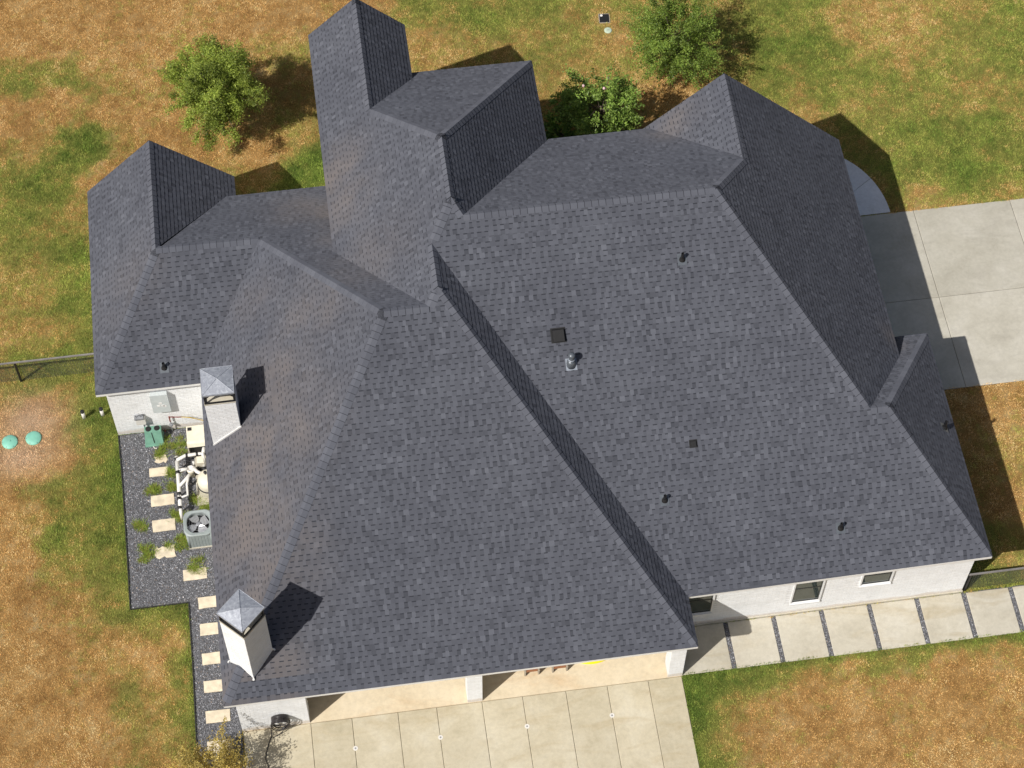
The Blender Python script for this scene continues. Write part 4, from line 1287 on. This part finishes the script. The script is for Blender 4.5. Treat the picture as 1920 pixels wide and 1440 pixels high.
# foundation shrubs by the front wall
SH = [(4.55, 5.35, .62, .85, .75, 'dark shaded shrub in the corner against the tall dark roof face'), (5.2, 6.75, .5, .5, .45, 'sparse low shrub on the lawn side of the front bed'),
      (6.55, 5.2, .5, .7, .6, 'low shrub at the right end of the front bed beside the eave')]
for i, (x, y, R, zc, hz, lab) in enumerate(SH):
    tree('shrub', (x, y, 0), R, zc, hz, 95, 46, .062, lab, 'shrub', 20 + i, ((.08, .17, .025), (.25, .38, .075)), .3, .2, 'shrubs in the front bed', nbr=14, rt=.025)
tree('flowering_tree', (5.72, 5.05, 0), 1.15, 2.45, .95, 210, 60, .052, 'loose leafy small tree with a few pink blooms in front of the middle eave', 'tree', 44, ((.11, .20, .03), (.33, .46, .09)), 1.2, .35, nbr=40, rt=.045, elong=(1.05, .95))
ft_ = bpy.data.objects[[o.name for o in bpy.data.objects if o.name.startswith('flowering_tree')][0]]
for (x, y, z) in ((.05, -.1, 3.45), (.62, .55, 3.0), (.35, .75, 2.9), (-.55, .3, 3.2)):
    c = MB(); c.lathe([(.0, -.04), (.05, -.01), (.045, .04), (.0, .06)], (x, y, z), 7, False); c.build('bloom', M['flower'], ft_, True)
# golden shrub at the bottom edge
tree('golden_shrub', (-8.45, -15.7, 0), .85, 1.0, 1.05, 200, 75, .032, 'golden green feathery shrub at the bottom edge beside the gravel strip', 'shrub', 31, ((.34, .27, .06), (.70, .54, .15)), .4, .65, nbr=40, rt=.03)

# staking post by the right tree
sp = tag(empty('tree_stake', (8.12, 8.36, 0)), 'short leaning wooden stake beside the darker front tree', 'stake')
c = MB(); c.tube([(0, 0, -.05), (.03, .06, .55)], .022, 6); c.build('post', M['palewood'], sp)
c = MB(); c.tube([(.03, .06, .55), (.32, .16, .95)], .008, 5); c.build('strap', M['black'], sp)
c = MB(); c.tube([(.028, .056, .50), (.034, .065, .58)], .03, 8); c.build('collar', M['pvc'], sp)

# ------------------------------------------------------------------ fences
def fence(name, x0, x1, y, posts, h, label):
    f = tag(empty(name, (x0, y, 0)), label, 'fence')
    r = MB(); r.box(0, x1 - x0, -.025, .025, h - .02, h + .02); r.build('top_rail', M['rail'], f)
    for p in posts:
        m = MB(); m.box(p - x0 - .03, p - x0 + .03, -.03, .03, -.2, h - .022); m.build('post', M['black'], f)
    w = MB()
    z = .06
    while z < h - .03:
        w.box(0, x1 - x0, .026, .031, z - .0025, z + .0025)
        z += .075
    x = 0.03
    while x < x1 - x0:
        w.box(x - .0025, x + .0025, .032, .037, .02, h - .021)
        x += .075
    stuff(w.build('wire_mesh', M['wire'], f))
    return f
fence('wire_fence', -24.0, -10.66, -1.45, (-23.31, -20.87, -18.43, -15.99, -13.55, -11.11), 1.10, 'wire mesh fence meeting the left wing of the house')
fence('wire_fence', 13.78, 22.0, -12.47, (13.83, 16.2, 18.6, 21.0), 1.05, 'wire mesh fence from the right wall corner over the lawn')

# ------------------------------------------------------------------ pool equipment and services, west side
# air conditioner
ac = tag(empty('air_conditioner', (-8.31, -7.66, 0)), 'grey green air conditioner unit with round fan on top', 'air conditioner')
def rrect(w, d, r, n=5):
    pts = []
    for (cx, cy, a0) in ((w / 2 - r, d / 2 - r, 0), (-w / 2 + r, d / 2 - r, PI / 2), (-w / 2 + r, -d / 2 + r, PI), (w / 2 - r, -d / 2 + r, 1.5 * PI)):
        for i in range(n + 1):
            a = a0 + PI / 2 * i / n
            pts.append((cx + r * math.cos(a), cy + r * math.sin(a)))
    return pts
def prism(ring, z0, z1, m=None, closed=True):
    m = m or MB()
    k = len(ring)
    fs = [(i, (i + 1) % k, (i + 1) % k + k, i + k) for i in range(k)]
    if closed:
        fs += [tuple(range(k))[::-1], tuple(range(k, 2 * k))]
    return m.add([(x, y, z0) for x, y in ring] + [(x, y, z1) for x, y in ring], fs)
prism(rrect(.78, .78, .05), 0.005, .07).build('pad', M['walk'], ac)
prism(rrect(.66, .66, .12), .07, .84, closed=False).build('coil', M['blackplastic'], ac)
for (dx, dy) in ((0, -1), (1, 0), (0, 1), (-1, 0)):
    for i in range(7):
        s = MB()
        o_ = -.27 + i * .09
        if dx == 0:
            s.box(o_ - .0415, o_ + .0415, dy * .36 - .012, dy * .36 + .012, .08, .86)
        else:
            s.box(dx * .36 - .012, dx * .36 + .012, o_ - .0415, o_ + .0415, .08, .86)
        s.build('louvre', M['acgreen'], ac)
for sx in (-1, 1):
    for sy in (-1, 1):
        s = MB(); s.tube([(sx * .335, sy * .335, .07), (sx * .335, sy * .335, .88)], .05, 10); s.build('corner_post', M['acgreen'], ac, True)
# top shroud with round opening
ro = rrect(.86, .86, .24, 7)
k = len(ro)
tp = MB()
ri = [(math.cos(math.atan2(y, x)) * .36, math.sin(math.atan2(y, x)) * .36) for x, y in ro]
tp.add([(x, y, .84) for x, y in ro] + [(x, y, .89) for x, y in ro] + [(x * .93, y * .93, .915) for x, y in ro] + [(x, y, .90) for x, y in ri] + [(x, y, .72) for x, y in ri],
       [(i + a * k, (i + 1) % k + a * k, (i + 1) % k + (a + 1) * k, i + (a + 1) * k) for a in range(4) for i in range(k)])
tp.build('top_shroud', M['acgreen'], ac, False)
c = MB(); c.lathe([(.36, .70), (.02, .705)], (0, 0, 0), 24); c.build('well_floor', M['black'], ac)
for i in range(4):
    a = PI / 2 * i + .5
    b = MB()
    P = []
    for (r, w, tl) in ((.06, .12, .03), (.20, .26, .06), (.34, .30, .06)):
        for sgn in (-1, 1):
            an = a + sgn * w / 2 / max(r, .12)
            P.append((r * math.cos(an), r * math.sin(an), .80 + sgn * tl * .5))
    b.add(P, [(0, 1, 3, 2), (2, 3, 5, 4)])
    b.build('fan_blade', M['blade'], ac)
c = MB(); c.lathe([(.07, .76), (.07, .835), (.05, .845)], (0, 0, 0), 16); c.build('motor_hub', M['grey'], ac)
for r in (.10, .18, .26, .34):
    g = MB()
    g.tube([(r * math.cos(2 * PI * i / 28), r * math.sin(2 * PI * i / 28), .905) for i in range(29)], .003, 4, False)
    g.build('fan_guard', M['grey'], ac)

# green aerator box with two black vents
gbx = tag(empty('aerator_box', (-9.53, -4.10, 0)), 'green box with two round black vents standing against the white wall', 'equipment box')
m = MB()
m.hexa([(-.27, -.24, .01), (.27, -.24, .01), (.27, .20, .01), (-.27, .20, .01)], [(-.25, -.02, .50), (.25, -.02, .50), (.25, .18, .50), (-.25, .18, .50)])
m.build('casing', M['green'], gbx)
m = MB(); m.box(-.29, .29, -.27, .22, 0.0, .05); m.build('base', M['green'], gbx)
for x in (-.13, .13):
    c = MB(); c.lathe([(.085, .49), (.085, .525), (.07, .535)], (x, .08, 0), 20); c.build('vent', M['blackplastic'], gbx)
m = MB(); m.hexa([(-.01, -.205, .12), (.012, -.205, .12), (.012, -.195, .12), (-.01, -.195, .12)], [(-.05, -.045, .47), (-.03, -.045, .47), (-.03, -.03, .47), (-.05, -.03, .47)]); m.build('seam', M['black'], gbx)
m = MB(); m.tube([(-.05, -.27, .03), (-.02, -.33, .02), (.05, -.34, .02)], .015, 6); m.build('hose_stub', M['pvc'], gbx)

# wall services on the left wing
pn = tag(empty('electrical_cabinet', (-9.11, WL_S - .01, 0)), 'pale blue grey utility panel high on the white brick wall', 'cabinet')
m = MB(); m.box(-.25, .25, -.13, -.002, 1.28, 2.24); m.build('box', M['panel'], pn)
m = MB(); m.box(-.262, .262, -.145, -.131, 1.27, 2.25); m.build('door', M['panel'], pn)
for (x, z) in ((-.06, 1.66), (.06, 1.66), (0, 1.80), (.12, 1.62)):
    m = MB(); m.box(x - .05, x + .05, -.150, -.1455, z - .045, z + .045); m.build('sticker', M['trim'], pn)
ds = tag(empty('disconnect_box', (-9.83, WL_S - .01, 0)), 'small white disconnect box with conduit on the white wall above the green box', 'electrical box')
m = MB(); m.bbox(-.14, .14, -.13, -.002, .66, .98, .012); m.build('box', M['pvc'], ds)
m = MB(); m.box(-.17, .10, -.16, -.002, .99, 1.06); m.build('hood', M['grey'], ds)
m = MB(); m.tube([(.06, -.07, .66), (.06, -.07, .35), (.20, -.10, .32)], .022, 8); m.build('conduit', M['grey'], ds)
m = MB(); m.tube([(-.10, -.08, 1.06), (-.13, -.10, 1.22), (.0, -.10, 1.26), (.02, -.08, 1.06)], .014, 7); m.build('wire_loop', M['grey'], ds)
gp = tag(empty('gas_pipe', (-8.97, WL_S - .08, 0)), 'red and yellow gas pipe with regulator along the foot of the white wall', 'gas pipe')
m = MB(); m.tube([(0, 0, .58), (0, 0, .86)], .022, 8); m.tube([(0, 0, .84), (.36, 0, .76)], .016, 8); m.build('red_pipe', M['red'], gp)
m = MB(); m.tube([(.36, 0, .76), (.60, -.02, .72), (1.3, -.06, .30)], .014, 8); m.build('yellow_pipe', M['yellowpipe'], gp)
m = MB(); m.tube([(0, -.01, .02), (.01, -.01, .58)], .018, 8); m.lathe([(.05, 0), (.07, .03), (.05, .07)], (.01, -.03, .40), 14); m.build('regulator', M['grey'], gp)
for x in (-.30, -.22):
    m = MB(); m.tube([(x, .04, .12), (x, -.03, .12), (x, -.05, .08)], .012, 6); m.build('tap', M['red'], gp)

# white vent pipes and aqua lids on the lawn
for i, (x, y, lab) in enumerate(((-11.65, -3.05, 'white standing pipe with black cap, further from the house'), (-11.08, -3.03, 'white standing pipe with black cap, close to the white wall corner'))):
    p = tag(empty('cleanout_pipe', (x, y, 0)), lab, 'pipe', 'white capped pipes on the side lawn')
    c = MB(); c.lathe([(.055, -.05), (.055, .36)], (0, 0, 0), 16); c.build('pipe', M['pvc'], p, True)
    c = MB(); c.lathe([(.063, .355), (.063, .41), (.05, .42)], (0, 0, 0), 16); c.build('cap', M['blackplastic'], p, True)
for (x, y, lab) in ((-13.93, -3.61, 'round aqua tank lid at the left edge of the photo'), (-13.21, -3.57, 'round aqua tank lid nearer the house, with a dark scuff')):
    l = tag(empty('tank_lid', (x, y, 0)), lab, 'tank lid', 'aqua tank lids')
    c = MB(); c.lathe([(.245, -.03), (.245, .03), (.225, .045), (.12, .075), (.03, .085), (0, .086)], (0, 0, 0), 28); c.build('dome', M['aqua'], l, True)
    for i in range(6):
        a = PI / 3 * i
        c = MB(); c.lathe([(.014, .035), (.014, .056)], (.215 * math.cos(a), .215 * math.sin(a), 0), 8); c.build('bolt', M['grey'], l)
    if x > -13.5:
        c = MB(); c.box(-.085, -.055, .0, .035, .070, .0755); c.build('scuff', M['flue'], l)
    else:
        c = MB(); c.lathe([(.03, .085), (.03, .10)], (0, 0, 0), 10); c.build('knob', M['aqua'], l)
ub = tag(empty('utility_box', (6.90, 10.89, 0), -.10), 'black rectangular utility box lid in the front lawn', 'utility box')
m = MB(); m.bbox(-.17, .17, -.19, .19, -.05, .035, .015); m.build('lid', M['blackplastic'], ub)
m = MB(); m.box(-.195, .195, -.215, .215, -.06, .012); m.build('collar', M['palewood'], ub)
m = MB(); m.lathe([(.05, .035), (.05, .045), (.02, .046)], (-.10, .11, 0), 16); m.build('reader_disc', M['pvc'], ub)
m = tag(empty('valve_lid', (6.94, 10.33, 0)), 'pale green round valve lid below the black utility box', 'valve lid')
c = MB(); c.lathe([(.135, -.03), (.135, .018), (.12, .028), (.03, .03)], (0, 0, 0), 22); c.build('lid', M['palegreen'], m, True)
c = MB(); c.box(-.05, .05, -.012, .012, .03, .036); c.build('slot', M['grey'], m)

# pool equipment pad
pd = MB(); pd.bbox(-8.36, -7.55, -6.62, -4.55, -.02, .06, .01)
tag(pd.build('equipment_pad', M['walk']), 'concrete pad under the pool equipment beside the west wall', 'pad')
# heater
ht = tag(empty('pool_heater', (-8.12, -4.62, .06)), 'cream pool heater cabinet with dark open front by the wall', 'pool heater')
m = MB(); m.bbox(-.35, .45, -.26, .28, .12, .90, .02); m.build('cabinet', M['cream'], ht)
m = MB(); m.hexa([(-.36, -.40, .74), (.46, -.40, .74), (.46, -.27, .74), (-.36, -.27, .74)], [(-.36, -.34, .86), (.46, -.34, .86), (.46, -.27, .90), (-.36, -.27, .90)]); m.build('hood_lip', M['cream'], ht)
m = MB(); m.box(-.33, .43, -.265, -.262, .16, .70); m.build('front_recess', M['black'], ht)
m = MB(); m.box(-.36, -.34, -.38, -.27, .10, .74); m.box(.44, .46, -.38, -.27, .10, .74); m.build('front_post', M['cream'], ht)
m = MB(); m.box(-.31, -.20, .10, .20, .90, .93); m.build('top_vent', M['black'], ht)
m = MB(); m.box(-.34, .44, -.25, .27, .0, .12); m.build('base', M['black'], ht)
# pipework
pw = tag(empty('pool_pipework', (0, 0, 0)), 'white plumbing pipes with black fittings in front of the pool pump', 'pipes')
def pipe(pts, r, mat='pvc', name='pipe'):
    m = MB(); m.tube(pts, r, 9); return m.build(name, M[mat], pw, True)
pipe([(-8.86, -5.05, .42), (-8.85, -5.95, .42), (-8.84, -6.90, .42)], .06)
pipe([(-8.84, -6.88, .42), (-8.84, -6.98, .38), (-8.84, -7.02, .02)], .05)
pipe([(-8.86, -5.20, .46), (-8.70, -5.14, .48), (-8.60, -5.09, .48), (-8.22, -5.07, .48), (-8.06, -5.08, .48), (-8.06, -5.30, .46), (-8.06, -5.42, .30)], .055)
pipe([(-8.06, -5.08, .48), (-8.02, -4.9, .48), (-8.02, -4.75, .40)], .05)
pipe([(-8.85, -5.56, .42), (-8.70, -5.54, .44), (-8.56, -5.54, .44)], .055)
pipe([(-8.38, -5.50, .44), (-8.28, -5.70, .50), (-8.12, -5.84, .56)], .055)
pipe([(-8.84, -6.10, .42), (-8.66, -5.98, .52), (-8.49, -5.83, .60)], .05)
pipe([(-8.52, -5.86, .58), (-8.60, -6.10, .50), (-8.60, -6.44, .44), (-8.82, -6.48, .42)], .035)
pipe([(-8.36, -5.32, .20), (-8.36, -5.36, .52)], .034)
for (y, z) in ((-5.16, .42), (-5.62, .42), (-6.36, .42), (-6.52, .42), (-6.84, .42)):
    pipe([(-8.855, y - .045, z), (-8.855, y + .045, z)], .075, 'black', 'coupling')
for (x, y) in ((-8.55, -5.08), (-8.24, -5.07)):
    pipe([(x - .03, y, .48), (x + .03, y, .48)], .07, 'black', 'coupling')
for y in (-5.62, -6.44):
    pipe([(-8.855, y, .46), (-8.855, y, .54), (-8.80, y + .02, .55)], .016, 'black', 'valve_handle')
for y in (-5.3, -6.2, -6.75):
    pipe([(-8.85, y, .42), (-8.85, y, -.02)], .030, 'pvc', 'riser')
# pump
pm = tag(empty('pool_pump', (-8.46, -5.54, .06)), 'pool pump with round strainer lid among the white pipes', 'pool pump')
c = MB(); c.lathe([(.10, 0), (.115, .26), (.125, .30), (.125, .36)], (0, 0, 0), 20); c.build('strainer', M['cream'], pm, True)
c = MB(); c.lathe([(.115, .36), (.12, .385), (.085, .39), (.08, .375), (.0, .37)], (0, 0, 0), 20); c.build('lid', M['pvc'], pm, True)
c = MB(); c.tube([(.08, 0, .18), (.25, .02, .18)], .11, 14); c.build('volute', M['blackplastic'], pm, True)
c = MB(); c.tube([(.25, .02, .18), (.55, .05, .18)], .085, 14); c.build('motor', M['black'], pm, True)
c = MB(); c.bbox(.20, .42, .12, .36, .20, .46, .015); c.build('control_box', M['cream'], pm)
# filter
fl_ = tag(empty('pool_filter', (-7.94, -6.14, .06)), 'round cream pool filter tank half hidden by the eave', 'pool filter')
c = MB(); c.lathe([(.30, 0), (.33, .06), (.33, .62), (.31, .74), (.22, .82), (.08, .86), (0, .865)], (0, 0, 0), 30); c.build('tank', M['cream'], fl_, True)
c = MB(); c.lathe([(.335, .40), (.35, .41), (.35, .45), (.335, .46)], (0, 0, 0), 30); c.build('clamp_band', M['black'], fl_, True)
c = MB(); c.tube([(-.05, .08, .85), (-.05, .08, .95)], .025, 8); c.lathe([(.05, .95), (.05, .98)], (-.05, .08, 0), 12); c.build('gauge', M['black'], fl_, True)

# ------------------------------------------------------------------ porch things
def chair(x0, x1, y, lab):
    ch = tag(empty('wooden_chair', ((x0 + x1) / 2, y, .035)), lab, 'chair', 'wooden chairs on the porch')
    w = (x1 - x0) / 2
    for sx in (-1, 1):
        m = MB(); m.hexa([(sx * w - .022, -.02, 0), (sx * w + .022, -.02, 0), (sx * w + .022, .03, 0), (sx * w - .022, .03, 0)], [(sx * w - .025, .0, .42), (sx * w + .025, .0, .42), (sx * w + .025, .06, .42), (sx * w - .025, .06, .42)]); m.build('leg', M['palewood'], ch)
        m = MB(); m.hexa([(sx * w - .02, .50, 0), (sx * w + .02, .50, 0), (sx * w + .02, .54, 0), (sx * w - .02, .54, 0)], [(sx * w - .02, .44, .95), (sx * w + .02, .44, .95), (sx * w + .02, .47, .95), (sx * w - .02, .47, .95)]); m.build('leg', M['palewood'], ch)
    for i in range(6):
        m = MB(); m.bbox(-w - .02, w + .02, -.02 + i * .083, .055 + i * .083, .42, .45, .006); m.build('seat_slat', M['wood'], ch)
    for i in range(4):
        m = MB(); m.box(-w + .02, w - .02, .455, .475, .55 + i * .10, .62 + i * .10); m.build('back_slat', M['wood'], ch)
    m = MB(); m.box(-w + .026, w - .026, .005, .03, .20, .415); m.build('apron', M['wood'], ch)
chair(0.62, 1.01, -13.42, 'brown wooden chair under the eave beside the middle pier')
chair(1.42, 1.83, -13.42, 'brown wooden chair under the eave next to the yellow disc')
yd = tag(empty('yellow_disc', (2.63, -12.42, .035)), 'large bright yellow round disc lying on the porch floor under the eave', 'disc')
c = MB(); c.lathe([(.90, 0), (.92, .03), (.90, .055), (.80, .05), (.2, .045)], (0, 0, 0), 48); c.build('sheet', M['yellow'], yd, True)
c = MB(); c.lathe([(.20, .045), (.18, .075), (.02, .08)], (0, 0, 0), 24); c.build('hub', M['yellow'], yd, True)

# hose on the wall beside the porch
hz = tag(empty('hose_hanger', (-6.42, WM_S - .02, 0)), 'black coiled hose on a wall hanger beside the porch', 'hose')
m = MB()
for k in range(11):
    a0, a1 = PI * k / 11, PI * (k + 1) / 11
    P = []
    for a in (a0, a1):
        for (r, d) in ((.17, 0), (.17, -.22), (.215, -.24), (.215, 0)):
            P.append((r * 1.15 * math.cos(a), d, .74 + r * math.sin(a)))
    m.hexa(P[:4], P[4:])
m.build('holder', M['hose'], hz)
for i in range(6):
    m = MB()
    R = .235 + .012 * (i % 3)
    d = -.05 - .030 * i
    m.tube([(R * 1.02 * math.cos(2 * PI * q / 26) + .01 * math.sin(i), d + .012 * math.sin(3 * 2 * PI * q / 26 + i), .68 - .10 * (1 - math.sin(2 * PI * q / 26)) * .5 + (R + .05) * math.sin(2 * PI * q / 26)) for q in range(27)], .013, 6, False)
    m.build('coil', M['hose'], hz, True)
m = MB(); m.tube([(-.23, -.12, .62), (-.29, -.16, .35), (-.30, -.20, .10), (-.33, -.28, .045), (-.42, -.50, .045), (-.50, -.72, .045), (-.53, -.92, .045), (-.46, -1.18, .045), (-.25, -1.45, .045), (.1, -1.75, .045)], .014, 7); m.build('tail', M['hose'], hz, True)
m = MB(); m.tube([(.10, -.18, .42), (.0, -.20, .12), (-.14, -.24, .045), (-.28, -.30, .047)], .014, 7); m.build('free_end', M['hose'], hz, True)
